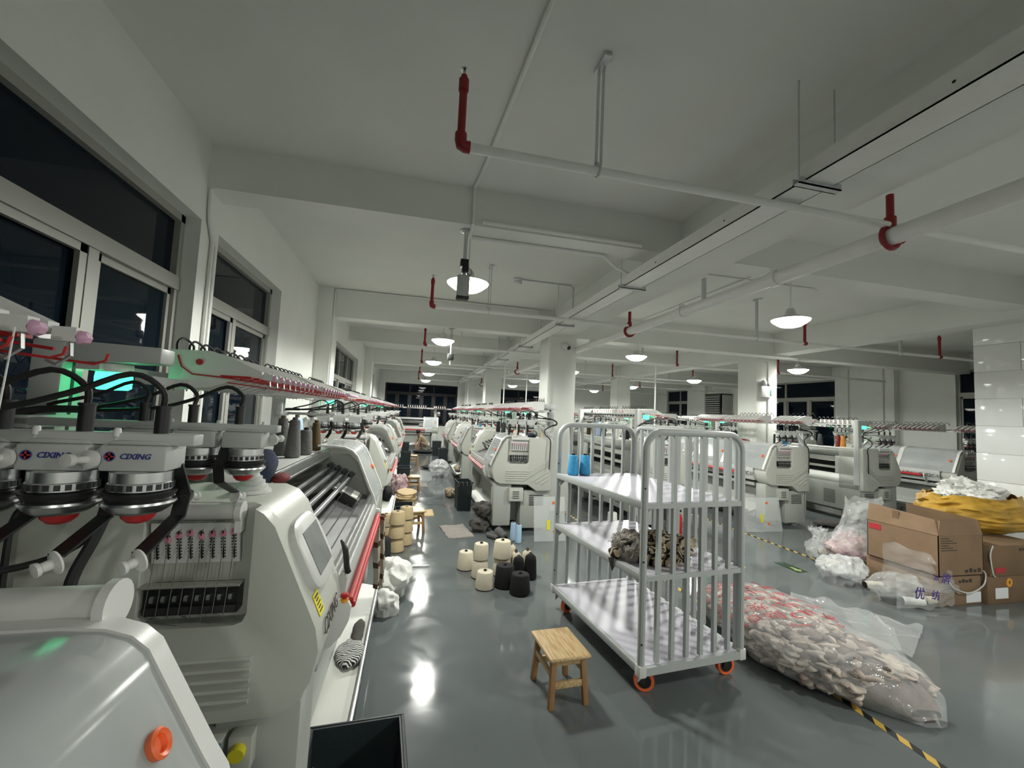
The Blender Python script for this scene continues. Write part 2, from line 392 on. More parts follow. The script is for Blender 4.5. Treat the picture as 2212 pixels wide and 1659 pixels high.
for y in (8.3, 13.3, 15.5): struct('column', MB().box(XR - .18, y, 0, XR, y + .55, ZC), 'wall', 'white pilaster on the right wall')
struct('wall_near', MB().box(XW - .3, YN - .3, 0, XR + .3, YN, ZC), 'wall', 'white wall behind the photographer')
# ---- tiled partition on the right
PX, PY = 7.12, 4.05
part = struct('wall_partition', MB().box(PX + .012, YN, 0, 9.0, PY - .012, ZC), 'wall', 'white partition clad in large glossy tiles at the right edge')
h = .345
for r in range(9):
    z0 = r * h + .003; z1 = min((r + 1) * h, 3.1) - .003
    me = MB().box(0, 0, 0, .012, .894, z1 - z0).mesh('tile', 'tile', .002)
    for k in range(6):
        y1 = PY - k * .9 - (.0 if r % 2 == 0 else .45)
        link('tile', me, part, (PX, y1 - .9, z0))
    if r % 2: link('tile', MB().box(0, 0, 0, .012, .444, z1 - z0).mesh('tile', 'tile', .002), part, (PX, PY - .45, z0))
    link('tile', MB().box(0, 0, 0, 1.85, .012, z1 - z0).mesh('tile', 'tile', .002), part, (PX + .013, PY - .012, z0))
# ---- beams and columns
def beam(x0, x1, y0, y1, zb, label): struct('ceiling_beam', MB().box(x0, y0, zb, x1, y1, ZC), 'ceil', label)
NB = ['nearest', 'second', 'third', 'fourth', 'fifth']
for i, (y, zb, w_) in enumerate(((3.31, 3.09, .26), (6.88, 2.955, .3), (10.1, 3.09, .26), (13.4, 2.955, .3), (16.6, 3.09, .26))):
    beam(XW, XR, y, y + w_, zb, '%s white cross beam under the ceiling' % NB[i])
beam(XW, XR, -.2, .06, 3.09, 'white cross beam above the photographer')
beam(XW, XR, -3.4, -3.1, 2.955, 'white cross beam behind the photographer')
beam(2.26, 2.62, YN, YF, 2.99, 'long white beam running along the cable tray')
beam(6.80, 7.16, YN, YF, 2.99, 'long white beam above the column with the emergency light')
struct('column', MB().box(2.2, 6.9, 0, 2.7, 7.4, ZC), 'wall', 'white square column beside the aisle with the wall camera', bevel=.006)
struct('column', MB().box(6.72, 7.25, 0, 7.22, 7.75, ZC), 'wall', 'white square column carrying the emergency light', bevel=.006)
struct('column', MB().box(2.2, 13.3, 0, 2.7, 13.8, ZC), 'wall', 'farther white square column of the middle row', bevel=.006)
struct('column', MB().box(6.72, 13.3, 0, 7.22, 13.8, ZC), 'wall', 'farther white square column behind the right-hand machines', bevel=.006)
# ---- pendant lamps
def make_lamp():
    r = empty('pendant_lamp')
    MB().cyl((0, 0, .10), (0, 0, .66), .008, n=8).build('lamp_stem', 'pipe', r)
    MB().lathe([(.03, .13), (.05, .10), (.055, .06), (.10, .045), (.185, .012), (.187, .004), (.10, .035), (.05, .04)], n=28).build('lamp_reflector', 'white', r)
    MB().lathe([(.184, .006), (.178, -.008), (.13, -.045), (.10, -.062), (.06, -.072), (.001, -.076)], n=28).build('lamp_bowl', 'glow', r)
    MB().cyl((0, 0, .64), (0, 0, .66), .035, n=12).build('ceiling_rose', 'white', r)
    return r
lamp0 = make_lamp(); k = 0
WHERE = {0.41: 'above the window-side aisle', 3.90: 'above the middle machines', 7.48: 'above the right-hand machines'}
ORD = ['far behind the photographer', 'just behind the photographer', 'nearest', 'second', 'third', 'fourth', 'farthest']
ld = bpy.data.lights.new('lamp_light', 'SPOT'); ld.spot_size = math.radians(174); ld.spot_blend = .25; ld.shadow_soft_size = .12; ld.energy = LAMP_W; ld.color = (.985, 1.0, .93)
for x in LAMP_X:
    for i, y in enumerate(LAMP_Y):
        if (x > 7 and y < 2) or (x < 1 and 0 < y < 1): continue
        o = lamp0 if k == 0 else copy_tree(lamp0); k += 1
        o.location = (x, y, LAMP_Z)
        nm = ORD[i] + (' in view' if i == 2 else '')
        tag(o, 'glowing round pendant lamp %s, %s' % (WHERE[x], nm) + (' from the camera' if i > 1 else ''), 'lamp', 'pendant lamps')
        lo = bpy.data.objects.new('lamp_light', ld); COL.objects.link(lo); lo.parent = o; lo.location = (0, 0, -.14)
# ---- sprinkler pipes
def sprinkler(y, xs, zt, label, x_end, first=False):
    root = empty('sprinkler_pipe', (xs[0], y, 2.83)); tag(root, label, 'pipe', 'sprinkler pipes')
    x0 = xs[0]
    MB().tube([(.03, 0, 0), (x_end - x0, 0, 0)], .0225, 12).build('branch_pipe', 'pipe', root)
    for i, x in enumerate(xs):
        dx = x - x0
        m_ = MB()
        if i == 0: m_.tube([(dx + .045, 0, 0), (dx + .02, 0, 0), (dx + .004, 0, .006), (dx, 0, .025), (dx, 0, .06)], .028, 12)
        else: m_.cyl((dx - .03, 0, 0), (dx + .03, 0, 0), .028)
        m_.cyl((dx, 0, .0), (dx, 0, .30), .019); m_.cyl((dx, 0, .27), (dx, 0, .325), .024); m_.cyl((dx, 0, .325), (dx, 0, .345), .015)
        rr = m_.build('riser', 'redp', root)
        h_ = MB(); h_.cyl((dx, 0, .345), (dx, 0, .365), .007); h_.lathe([(.004, .365), (.02, .372), (.02, .376), (.003, .378)], (dx, 0, 0), 12)
        h_.build('sprinkler_head', 'steel', rr)
    for x in [x0 + .69] + [x0 + 1.9 + 2.67 * j for j in range(1, 4)]:
        if x > x_end - 2: break
        dx = x - x0
        h_ = MB(); h_.box(dx - .016, -.012, .035, dx - .010, .012, .555); h_.box(dx + .010, -.012, .035, dx + .016, .012, .555)
        h_.box(dx - .016, -.012, .03, dx + .016, .012, .04); h_.box(dx - .02, -.08, .55, dx + .02, .05, .568)
        h_.tube([(dx, -.028, .035), (dx, -.028, -.01), (dx, -.012, -.028), (dx, .012, -.028), (dx, .028, -.01), (dx, .028, .035)], .005, 6)
        h_.build('pipe_hanger', 'galv', root)
    return root
SPN = ['nearest white sprinkler pipe with red risers, hung across the ceiling', 'second white sprinkler pipe with red risers from the camera', 'third white sprinkler pipe with red risers from the camera',
       'fourth white sprinkler pipe with red risers from the camera', 'fifth white sprinkler pipe with red risers from the camera', 'farthest white sprinkler pipe with red risers']
for i, y in enumerate((1.915, 5.08, 8.2, 11.3, 14.4, 17.6)):
    sprinkler(y, [.14, 5.55, 8.2] if i else [.14, 5.55], 3.2, SPN[i], 11.4 if i else 6.5)
# fire main along the hall with red clamps where the branches cross
fm = empty('fire_main_pipe', (2.72, 0, 2.76)); tag(fm, 'thick white fire main pipe running along the hall beside the cable tray', 'pipe')
MB().cyl((0, YN, 0), (0, YF - .3, 0), .052, n=20).build('main_pipe', 'pipe', fm)
for y in (.4, 2.75, 3.95, 6.3, 9.2, 12.2, 15.2):
    c_ = MB(); c_.cyl((0, y - .035, 0), (0, y + .035, 0), .064, n=20); c_.box(-.02, y - .03, .055, .02, y + .03, .08); c_.build('coupling', 'pipe', fm)
for y in (3.6, 8.9, 12.6):
    c_ = MB(); c_.box(-.012, y - .02, .05, .012, y + .02, .26); c_.build('pipe_hanger', 'galv', fm)
for y in (1.915, 5.08, 8.2, 11.3, 14.4, 17.6):
    c_ = MB()
    c_.tube([(.068 * math.cos(a), y, .068 * math.sin(a)) for a in [PI * 2 * i / 16 for i in range(17)]], .016, 8)
    c_.cyl((0, y, .0), (0, y, .12), .03, n=12); c_.cyl((0, y, .10), (.0, y, .26), .02, n=12)
    c_.cyl((.05, y, .0), (.09, y, -.002), .03, n=12)
    c_.build('red_clamp', 'redp', fm)
# torn white plastic left on the nearest clamp
# ---- cable tray
tr = empty('cable_tray', (1.97, 0, 2.86)); tag(tr, 'white perforated cable tray hanging along the hall under the beam', 'cable tray')
t_ = MB(); t_.box(-.09, YN, 0, -.085, YF - .3, .09); t_.box(.085, YN, 0, .09, YF - .3, .09); t_.box(-.09, YN, 0, .09, YF - .3, .006); t_.box(-.095, YN, .088, .095, YF - .3, .094)
t_.build('tray_channel', 'pipe', tr)
for y in (-.9, 1.73, 3.65, 5.5, 7.6, 9.7, 11.8, 13.9, 16.0):
    h_ = MB()
    for sx in (-.115, .115): h_.cyl((sx, y, -.015), (sx, y, ZC - 2.86), .005, n=6)
    h_.box(-.135, y - .02, -.022, .135, y - .014, .012); h_.box(-.135, y + .014, -.022, .135, y + .02, .012); h_.box(-.135, y - .02, -.022, .135, y + .02, -.016)
    h_.build('tray_hanger', 'galv', tr)
for y in (1.1, 2.3, 3.1): MB().cyl((-.0915, y, .045), (-.0895, y, .045), .006, n=10).build('bolt_hole', 'black', tr)
# ---- conduits on ceiling
def conduit(label, path, r=.011, m='pipe'):
    o = empty('conduit', path[0]); p0 = Vector(path[0])
    MB().tube([Vector(p) - p0 for p in path], r, 8).build('conduit_tube', m, o)
    tag(o, label, 'conduit', 'surface conduits'); return o
conduit('white conduit running along the ceiling above the aisle to the nearest beam', bez([(.55, -1, 3.385), (.53, .5, 3.385), (.46, 2.0, 3.385), (.40, 3.0, 3.385), (.375, 3.28, 3.385)], 16), .014)
conduit('white conduit dropping down the nearest beam face to the wireless box', [(.375, 3.295, 3.385), (.375, 3.295, 3.09), (.375, 3.35, 3.078), (.375, 3.5, 3.078)], .013)
conduit('white conduit along the underside of the nearest beam towards the cable tray', [(.40, 3.52, 3.075), (1.6, 3.52, 3.075), (1.75, 3.56, 3.0), (1.9, 3.6, 2.97)], .016)
conduit('square white trunking on the front of the nearest beam', [(.45, 3.296, 3.12), (1.86, 3.296, 3.12)], .018)
conduit('white conduit along the joint of the second beam and the ceiling', [(-1.26, 6.86, 1.3), (-1.26, 6.86, 3.36), (-1.24, 6.86, 3.375), (.9, 6.86, 3.375), (1.95, 6.86, 3.37), (2.0, 6.86, 3.3), (2.0, 6.86, 2.97)], .012)
conduit('white conduit bent over the wall beam beside the second window', bez([(-1.484, 3.42, 1.0), (-1.484, 3.42, 2.6), (-1.484, 3.42, 2.74), (-1.484, 3.35, 2.86), (-1.484, 3.33, 3.0), (-1.484, 3.325, 3.08)], 20), .013)
conduit('white conduit beside the one bent over the wall beam', bez([(-1.484, 3.47, 1.0), (-1.484, 3.47, 2.6), (-1.484, 3.46, 2.72), (-1.484, 3.39, 2.84), (-1.484, 3.36, 2.92)], 20), .010)
conduit('grey conduit from the smoke detector to the cable tray', [(1.26, 5.42, 3.39), (2.0, 5.42, 3.39), (2.04, 5.42, 3.36), (2.04, 5.42, 2.96)], .008, 'galv')
conduit('white conduit above the tray at the upper right', bez([(2.1, -.6, 3.02), (2.1, .8, 3.02), (2.08, 1.42, 3.02), (2.04, 1.6, 3.01), (2.0, 1.62, 2.97)], 16), .016)
conduit('white conduit along the ceiling over the middle lamps', [(3.9, 6.85, 3.39), (3.9, 3.6, 3.39)], .01)
conduit('white conduit along the second beam on the right', [(2.75, 4.4, 3.39), (4.9, 4.4, 3.39), (5.0, 4.4, 3.37)], .009)
conduit('white conduit on the column with the emergency light', [(7.0, 7.24, 1.2), (7.0, 7.24, 2.85), (6.95, 7.24, 2.92), (6.75, 7.24, 2.95)], .011)
conduit('white conduit down the right wall beside the pilaster', [(11.98, 9.6, .5), (11.98, 9.6, 3.3)], .015)
conduit('white conduit bundle on the right wall pilaster', [(11.8, 8.55, .5), (11.8, 8.55, 3.3)], .02)
conduit('white conduit looping over the air cooler on the right wall', [(11.96, 15.3, 3.3), (11.96, 15.3, 2.95), (11.96, 13.98, 2.93), (11.96, 13.98, 1.4)], .025)
def pole(x, y, z0, label):
    conduit(label, [(x, y, .0), (x, y, 2.86)], .016)
pole(2.12, 6.62, 1.3, 'thin white power pole dropping from the tray in front of the square column')
pole(2.1, 10.0, 1.2, 'thin white power pole dropping to the second machine of the middle row')
pole(3.0, 11.3, 1.2, 'thin white power pole behind the middle row machines')
pole(2.1, 17.0, 1.2, 'farthest thin white power pole by the end window')
pole(5.1, 8.3, .9, 'thin white power pole above the cart between the rear machines')
# ---- wireless box on a pole, cameras, detector
r = empty('wireless_box', (.34, 3.43, 3.09)); tag(r, 'cream wireless antenna box on a grey pole under the nearest beam', 'antenna')
MB().lathe([(.05, 0), (.052, -.01), (.02, -.016), (.016, -.03)], n=18).build('mounting_flange', 'steel', r)
MB().cyl((0, 0, -.01), (0, 0, -.40), .016, n=12).build('mounting_pole', 'galv', r)
MB().box(-.035, -.035, -.31, .03, .035, -.25).box(-.02, -.045, -.36, .03, .03, -.29).build('pole_clamp', 'black', r, .004)
bb = MB().box(-.055, -.05, -.58, .045, .02, -.385).build('antenna_housing', 'grey_pl', r, .012); MB().box(-.056, -.051, -.585, .046, .021, -.555).build('housing_base', 'dmetal', bb, .008)
MB().tube(bez([(.02, 0, -.3), (.06, -.01, -.34), (.05, -.02, -.38), (.02, -.02, -.36), (.06, 0, -.42)], 16), .003, 6).build('antenna_wire', 'black', r)
r = empty('wireless_box', (.55, 7.02, 2.955)); tag(r, 'black wireless box on a grey pole under the second beam', 'antenna')
MB().lathe([(.05, 0), (.052, -.01), (.02, -.016), (.016, -.03)], n=18).build('mounting_flange', 'steel', r)
MB().cyl((0, 0, -.01), (0, 0, -.60), .014, n=12).build('mounting_pole', 'galv', r)
MB().box(-.05, -.04, -.52, .05, .04, -.42).build('antenna_housing', 'black', r, .012)
r = empty('wall_camera', (2.47, 6.9, 2.83)); tag(r, 'white bullet security camera at the top of the square column', 'camera')
MB().lathe([(.045, 0), (.045, -.02), (.02, -.03)], n=16, ax=(0, 1, 0)).build('camera_base', 'white', r)
MB().lathe([(.03, 0), (.055, .015), (.06, .06), (.055, .12), (.04, .14)], n=18, ax=(.35, -.8, -.5)).build('camera_body', 'white', r)
MB().lathe([(.001, .139), (.038, .139), (.03, .155), (.001, .16)], n=18, ax=(.35, -.8, -.5)).build('camera_lens', 'black', r)
r = empty('smoke_detector', (1.26, 5.42, ZC)); tag(r, 'round white smoke detector on the ceiling beyond the nearest beam', 'smoke detector')
MB().lathe([(.06, 0), (.06, -.02), (.05, -.03)], n=20).build('detector_base', 'galv', r); MB().lathe([(.05, -.03), (.054, -.06), (.045, -.075), (.02, -.08)], n=20).build('detector_cap', 'white', r)
r = empty('emergency_light', (6.93, 7.25, 2.30)); tag(r, 'white emergency light with two round heads on the square column', 'light')
MB().box(-.14, -.06, -.13, .14, 0, .10).build('battery_box', 'white', r, .01)
MB().box(.07, -.064, -.10, .11, -.058, .02).build('green_indicator', 'green_p', r)
for sx in (-.07, .07):
    hh = MB().lathe([(.02, 0), (.055, .02), (.06, .05), (.045, .055)], (sx, -.01, .15), 16, ax=(sx * 3, -.9, .1)).build('lamp_head', 'steel', r)
    MB().cyl((sx, -.02, .09), (sx, -.02, .14), .01, n=8).build('lamp_neck', 'white', hh)
# wall outlet with plug on the square column
r = empty('wall_outlet', (2.26, 6.9, 1.22)); tag(r, 'white wall outlet with a black plug on the square column', 'outlet')
MB().box(-.05, -.03, -.06, .05, 0, .06).build('outlet_box', 'white', r, .006)
MB().cyl((.0, -.03, 0), (0, -.08, 0), .028, n=14).build('plug', 'black', r)
MB().tube(bez([(0, -.06, 0), (.0, -.06, -.12), (.02, -.05, -.5), (-.02, -.05, -.8)], 18), .006, 6).build('power_cord', 'black', r)
# evaporative air cooler on the right wall
r = empty('air_cooler', (XR - .02, 14.55, 1.25)); tag(r, 'white air cooler with horizontal louvres on the right wall', 'air cooler')
MB().box(-.5, -.45, 0, -.46, .45, 1.5).box(-.5, -.45, 0, 0, -.41, 1.5).box(-.5, .41, 0, 0, .45, 1.5).box(-.5, -.45, 1.46, 0, .45, 1.5).box(-.5, -.45, 0, 0, .45, .04).build('cooler_housing', 'white', r)
MB().box(-.53, -.40, .06, -.50, .40, 1.44).build('cooler_intake', 'dmetal', r)
for i in range(16): MB().obox((-.545, 0, .1 + i * .085), (.022, 0, .016), (0, .41, 0), (-.004, 0, .006)).build('louvre', 'white', r)
# black and yellow floor tape, floor arrow
def tape(x, y0, y1, label, wdt=.045):
    r = empty('floor_tape', (x, y0, 0)); tag(r, label, 'floor tape', 'hazard tape lines')
    n = int((y1 - y0) / .12)
    for i in range(n):
        a = i * .12
        mb = MB(); s = .05
        mb.add([(-wdt / 2, a, .0012), (wdt / 2, a + s, .0012), (wdt / 2, a + s + .06, .0012), (-wdt / 2, a + .06, .0012)], [(0, 1, 2, 3)])
        mb.add([(-wdt / 2, a + .06, .0012), (wdt / 2, a + s + .06, .0012), (wdt / 2, a + s + .12, .0012), (-wdt / 2, a + .12, .0012)], [(0, 1, 2, 3)], 1)
        if i == 0: me = mb.mesh('tape_stripe', ['tape_y', 'tape_k']); base = me
        link('tape_stripe', base, r, (0, a, 0))
tape(2.585, .3, 7.2, 'black and yellow hazard tape running past the cart on the floor')
tape(4.89, 4.2, 9.0, 'black and yellow hazard tape in front of the right-hand machines')
tape(3.74, 4.15, 4.55, 'short stub of black and yellow tape between the cart and the floor arrow')
r = empty('floor_sign', (4.31, 4.13, 0)); tag(r, 'dark green floor sticker with a lime evacuation arrow', 'floor sign')
MB().box(-.07, -.16, .0005, .07, .16, .0018).build('sticker', 'signg', r)
MB().add([(-.02, .0, .0024), (-.02, -.08, .0024), (-.05, -.08, .0024), (0, -.145, .0024), (.05, -.08, .0024), (.02, -.08, .0024), (.02, 0, .0024)], [(0, 1, 2, 3, 4, 5, 6)]).build('arrow', 'signl', r)
for i in range(4): MB().box(-.045, .055 + i * .022, .002, .045 - (i % 2) * .02, .066 + i * .022, .0024).build('faded_lettering', 'signf', r)
# ================================================================== knitting machines
ML = 2.45
CAP = [(0, .56), (.22, .555), (.34, .64), (.73, .65), (.79, .675), (.83, .74), (.848, .83), (.835, .90), (.80, .98), (.715, 1.17), (.695, 1.215), (.66, 1.255), (.61, 1.277), (0, 1.28)]
NOTCH = [(0, .56), (.22, .555), (.34, .64), (.73, .65), (.79, .675), (.83, .74), (.848, .83), (.835, .90), (.80, .98), (.715, 1.17), (.695, 1.215), (.66, 1.255), (.635, 1.27),
         (.635, .96), (.625, .935), (.60, .925), (.38, .925), (.355, .935), (.345, .96), (.345, 1.28), (0, 1.28)]
ARCH = [(.86, .895), (.842, .955), (.815, 1.01), (.735, 1.19), (.715, 1.235), (.68, 1.273), (.63, 1.295), (.56, 1.303), (.45, 1.303)]
SQ = [0.0]
def offset_arch(d):
    out = []
    for i, (x, z) in enumerate(ARCH):
        a, b = ARCH[max(0, i - 1)], ARCH[min(len(ARCH) - 1, i + 1)]
        t = Vector((b[0] - a[0], b[1] - a[1])).normalized(); n = Vector((t[1], -t[0]))
        out.append((x + n[0] * d, z + n[1] * d - SQ[0] * max(0, z - .95) / .35))
    return out
def sheet(mb, y0, y1, d0, d1, m=0):
    A, B = offset_arch(d0), offset_arch(d1); n = len(A)
    mb.prism(A + B[::-1], y0, y1, 'y', m)
MESH = {}
def shared(key, fn):
    if key not in MESH: MESH[key] = fn()
    return MESH[key]
FS = .86
def feeder_parts(detail):
    """one storage feeder hanging under the feeder bar; local origin on the bar, text face towards -y"""
    hs = MB().box(-.062, -.042, -.055, .062, .045, .0)
    hs.prism([(-.062, .0), (.062, 0), (.045, .01), (-.045, .01)], -.03, .03)
    drum = MB().lathe([(.050, -.055), (.056, -.058), (.056, -.080), (.058, -.082), (.058, -.098), (.05, -.10)], n=28)
    for k in range(22):
        a = 2 * PI * k / 22
        drum.obox((.058 * math.cos(a), .058 * math.sin(a), -.089), (-.005 * math.sin(a), .005 * math.cos(a), 0), (.0015 * math.cos(a), .0015 * math.sin(a), 0), (0, 0, .006), 1)
    ring = MB().lathe([(.060, -.10), (.066, -.102), (.066, -.106), (.058, -.120), (.05, -.121)], n=28)
    bowl = MB().lathe([(.058, -.119), (.066, -.122), (.067, -.127), (.055, -.14), (.045, -.148), (.030, -.152), (.02, -.153)], n=28)
    tip = MB().lathe([(.033, -.150), (.030, -.160), (.020, -.170), (.006, -.174)], n=20)
    arm = MB(); P = [(.05, .03, -.05), (.058, .06, -.12), (.055, .05, -.17), (.045, -.02, -.205), (.040, -.055, -.222)]
    for a, b in zip(P[:-1], P[1:]):
        a, b = Vector(a), Vector(b); d = (b - a); L_ = d.length / 2; d.normalize(); sx = Vector((1, 0, 0)); sx = (sx - d * sx.dot(d)).normalized(); up = d.cross(sx)
        arm.obox((a + b) / 2, sx * .0155, d * (L_ + .003), up * .003)
    pul = MB().lathe([(.006, 0), (.024, .001), (.025, .005), (.011, .010), (.010, .026), (.014, .029), (.015, .036), (.003, .038)], (.042, -.055, -.236), 16, ax=(-.5, -.8, -.2))
    conn = MB().cyl((.028, .0, .0), (.028, .0, .082), .0145, n=14).cyl((.028, 0, .082), (.028, 0, .088), .0165, n=14)
    knob = MB().lathe([(.004, 0), (.004, .012), (.007, .016), (.007, .03), (.005, .034)], (-.045, -.02, .002), 10)
    eye = MB().lathe([(.006, 0), (.019, .0), (.020, .008), (.008, .013), (.007, .038), (.013, .041), (.014, .053), (.003, .055)], (-.072, -.042, -.03), 14, ax=(-.3, -1, .05))
    eyes = eye
    for g in (hs, drum, ring, bowl, tip, arm, pul, conn, knob, eye): g.v = [(x * FS, y * FS, z * FS) for x, y, z in g.v]
    return dict(housing=(hs, 'grey_pl'), drum=(drum, ['alu', 'dmetal']), brush_ring=(ring, 'black'), bowl=(bowl, 'steel'), cone_tip=(tip, 'red'), yarn_arm=(arm, 'black'), pulley=(pul, 'white'), connector=(conn, 'black'), knob=(knob, 'white'), thread_eye=(eye, 'white'))
def feeder_joined():
    mats = []; mb = MB()
    for nm, (g, m) in feeder_parts(False).items():
        ml = m if isinstance(m, list) else [m]; base = len(mats); mats += ml
        k = len(mb.v); mb.v += g.v; mb.f += [tuple(i + k for i in f) for f in g.f]; mb.mi += [base + i for i in g.mi]
    return mb.mesh('yarn_feeder', mats)
def guide_mesh(detail):
    mb = MB()
    prof = [(.235, 1.635), (.235, 1.775), (.36, 1.778), (.44, 1.755), (.535, 1.712), (.535, 1.695), (.46, 1.685), (.36, 1.645)]
    mb.prism(prof, -.011, .011, 'y', 0)
    mb.tube([(.26, -.014, 1.755), (.275, -.016, 1.715), (.31, -.016, 1.69), (.42, -.016, 1.683), (.55, -.016, 1.668)], .0028, 5, 1)
    mb.cyl((.33, -.011, 1.735), (.33, -.018, 1.735), .011, n=10, m=1)
    mb.tube([(.535, .0, 1.70), (.56, .0, 1.695), (.563, 0, 1.66), (.545, 0, 1.645), (.53, 0, 1.652)], .003, 5, 2)
    mb.tube([(.36, .016, 1.672), (.585, .016, 1.650), (.60, .016, 1.656), (.603, .016, 1.668)], .0022, 5, 1)
    mb.box(.40, -.014, 1.684, .50, .014, 1.692, 1)
    mb.lathe([(.004, -.01), (.011, -.006), (.011, .006), (.004, .01)], (.575, .0, 1.69), 8, 3, ax=(0, 1, 0))
    mb.box(.54, -.01, 1.682, .572, .01, 1.705, 0)
    mb.tube(bez([(.25, 0, 1.77), (.245, .008, 1.805), (.25, .042, 1.823), (.265, .078, 1.80), (.255, .09, 1.768)], 14), .0045, 5, 4)
    mb.box(.25, -.008, 1.645, .275, .008, 1.662, 4)
    return mb.mesh('yarn_guide', ['white', 'red', 'steel', 'lilac', 'black'])
def make_machine(detail=0, covers=((1.86, 2.42),), end_detail=(True, True), feed=(3, 3), brand=True, low=0.0, ext=True, goff=-.18):
    """origin on the floor at the rear corner; x to the front, y along the bed"""
    R = empty('knitting_machine'); SQ[0] = .055 if low else 0.0
    # ---- base
    def base():
        mb = MB()
        mb.prism([(.28, .10), (.80, .10), (.80, .16), (.66, .30), (.62, .62), (.28, .62)], .30, ML - .30, 'y', 0)
        mb.box(.0, .06, .18, .04, ML - .06, .64, 0); mb.box(.03, .30, .60, .80, ML - .3, .66, 0)
        for y in (.05, ML - .25): mb.box(.56, y, .09, .80, y + .2, .66, 0)
        for y in (.06, ML - .36): mb.box(.02, y, .05, .42, y + .30, .555, 0)
        for y in (.0, ML - .06):
            pass
        return mb.mesh('base_cabinet', 'beige_d', .006)
    B = link('base_cabinet', shared('base', base), R)
    def louv(side):
        mb = MB()
        y = .058 if side == 0 else ML - .058; s = -1 if side == 0 else 1
        for i in range(6): mb.box(.10, min(y, y + s * .006), .36 + i * .026, .30, max(y, y + s * .006), .37 + i * .026)
        return mb.mesh('louvre_slots', 'dmetal')
    for sd in (0, 1): link('louvre_slots', shared('louv%d' % sd, lambda: louv(sd)), B)
    def swb(side):
        mb = MB(); y0 = .0 if side == 0 else ML - .2
        mb.box(.40, y0, .42, .60, y0 + .2, .60)
        return mb.mesh('switch_box', 'beige', .008)
    for sd in (0, 1):
        sb = link('switch_box', shared('swb%d' % sd, lambda: swb(sd)), R)
        def lv():
            mb = MB(); y = -.004 if sd == 0 else ML
            for i in range(4): mb.box(.46, y, .46 + i * .028, .55, y + .004, .47 + i * .028)
            return mb.mesh('louvre_slots', 'dmetal')
        link('louvre_slots', shared('swl%d' % sd, lv), sb)
    def backlouv():
        mb = MB()
        for y in (.5, ML - .8):
            for i in range(9): mb.box(-.004, y, .26 + i * .028, .0, y + .22, .27 + i * .028)
        mb.box(-.004, ML / 2 - .002, .18, 0, ML / 2 + .002, .62)
        return mb.mesh('rear_louvres', 'dmetal')
    link('rear_louvres', shared('bl', backlouv), B)
    for x in (.15, .68):
        for y in (.16, ML - .16):
            link('leveling_foot', shared('foot', lambda: MB().lathe([(.055, 0), (.055, .018), (.045, .03), (.02, .035), (.02, .10), (.03, .10)], n=16).mesh('leveling_foot', 'beige_d')), R, (x, y, 0))
    # ---- tray under the fabric
    def tray():
        mb = MB(); P = [(.55, .52), (.56, .40), (.62, .29), (.72, .225), (.90, .185)]
        Q = [(x, z - .006) for x, z in P]
        mb.prism(P + Q[::-1], .48, ML - .30, 'y', 0)
        return mb.mesh('fabric_tray', 'beige')
    T = link('fabric_tray', shared('tray', tray), R)
    link('tray_rim', shared('rim', lambda: MB().box(.893, .48, .175, .912, ML - .30, .215).box(.880, .48, .175, .912, ML - .30, .182).mesh('tray_rim', 'alu', .003)), T)
    # ---- end caps
    def cap(side):
        mb = MB()
        if side == 0: mb.prism(NOTCH, 0, .07); mb.prism(CAP, .07, .43)
        else:
            dn = lambda P: [(x - low * .8 * (z > .7), z - low * (z > .7) - (SQ[0] + .01 if low else 0) * max(0, z - .95) / .35) for x, z in P]
            mb.prism(dn(CAP), ML - .25, ML - .07); mb.prism(dn(NOTCH), ML - .07, ML)
        me = mb.mesh('end_cap', 'beige', .02, 3)
        return me
    CP = []
    for sd in (0, 1):
        c = link('end_cap', shared('cap%d_%.3f' % (sd, low), lambda: cap(sd)), R); CP.append(c)
        y = -.003 if sd == 0 else ML + .003
        for i in range(5):
            z = .705 + i * .030
            def rib():
                mb = MB(); xr = .40 - i * .022
                P = [(.66, y, z), (xr, y, z), (.05, y, z + (xr - .05) * .62)]
                mb.tube(P, .0085, 6); return mb.mesh('vent_rib', 'beige')
            link('vent_rib', shared('rib%d%d' % (sd, i), rib), c)
        for i in range(3):
            def rib2():
                mb = MB(); mb.tube([(.30 - i * .075, y, .68 - i * .012), (.055, y, .68 - i * .012 + (.245 - i * .075) * .62)], .0085, 6); return mb.mesh('vent_rib', 'beige')
            link('vent_rib', shared('ribb%d%d' % (sd, i), rib2), c)
    # ---- yarn tension unit on each end
    for sd in (0, 1):
        s = -1 if sd == 0 else 1; yf = .0 if sd == 0 else ML; yr = yf - s * .07
        def P3(x, d, z): return (x, yr + s * d, z)
        def tube_():
            mb = MB(); kr = 1.4 if (low and sd) else 1.0; mb.cyl(P3(.30 if low else .355, .06, 1.262 - low * .9), P3(.585, .06, 1.262 - low * .9), .024 * kr, n=20); mb.cyl(P3(.583, .06, 1.262 - low * .9), P3(.60, .06, 1.262 - low * .9), .031 * kr, n=20)
            if not low: mb.box(*[min(a, b) for a, b in zip(P3(.583, .045, 1.20), P3(.60, .075, 1.262))], *[max(a, b) for a, b in zip(P3(.583, .045, 1.20), P3(.60, .075, 1.262))])
            return mb.mesh('tension_cover', 'white', 0)
        tu = link('tension_cover', shared('tt%d%.3f' % (sd, low), tube_), R)
        def plate():
            mb = MB(); mb.obox(P3(.475, .045, 1.165), (.118, 0, 0), (0, s * .004, .0), (0, s * .012, .062))
            for i in range(8):
                x = .372 + i * .0295
                mb.obox(P3(x, .051, 1.16), (.0018, 0, 0), (0, s * .001, 0), (0, s * .0115, .045), 1)
                for q in range(9):
                    for dx in (-.005, .005): mb.obox(P3(x + dx, .0525 - .009 + q * .002, 1.122 + q * .0095), (.0013, 0, 0), (0, s * .001, 0), (0, 0, .0022), 1)
            return mb.mesh('tension_plate', ['white', 'black'])
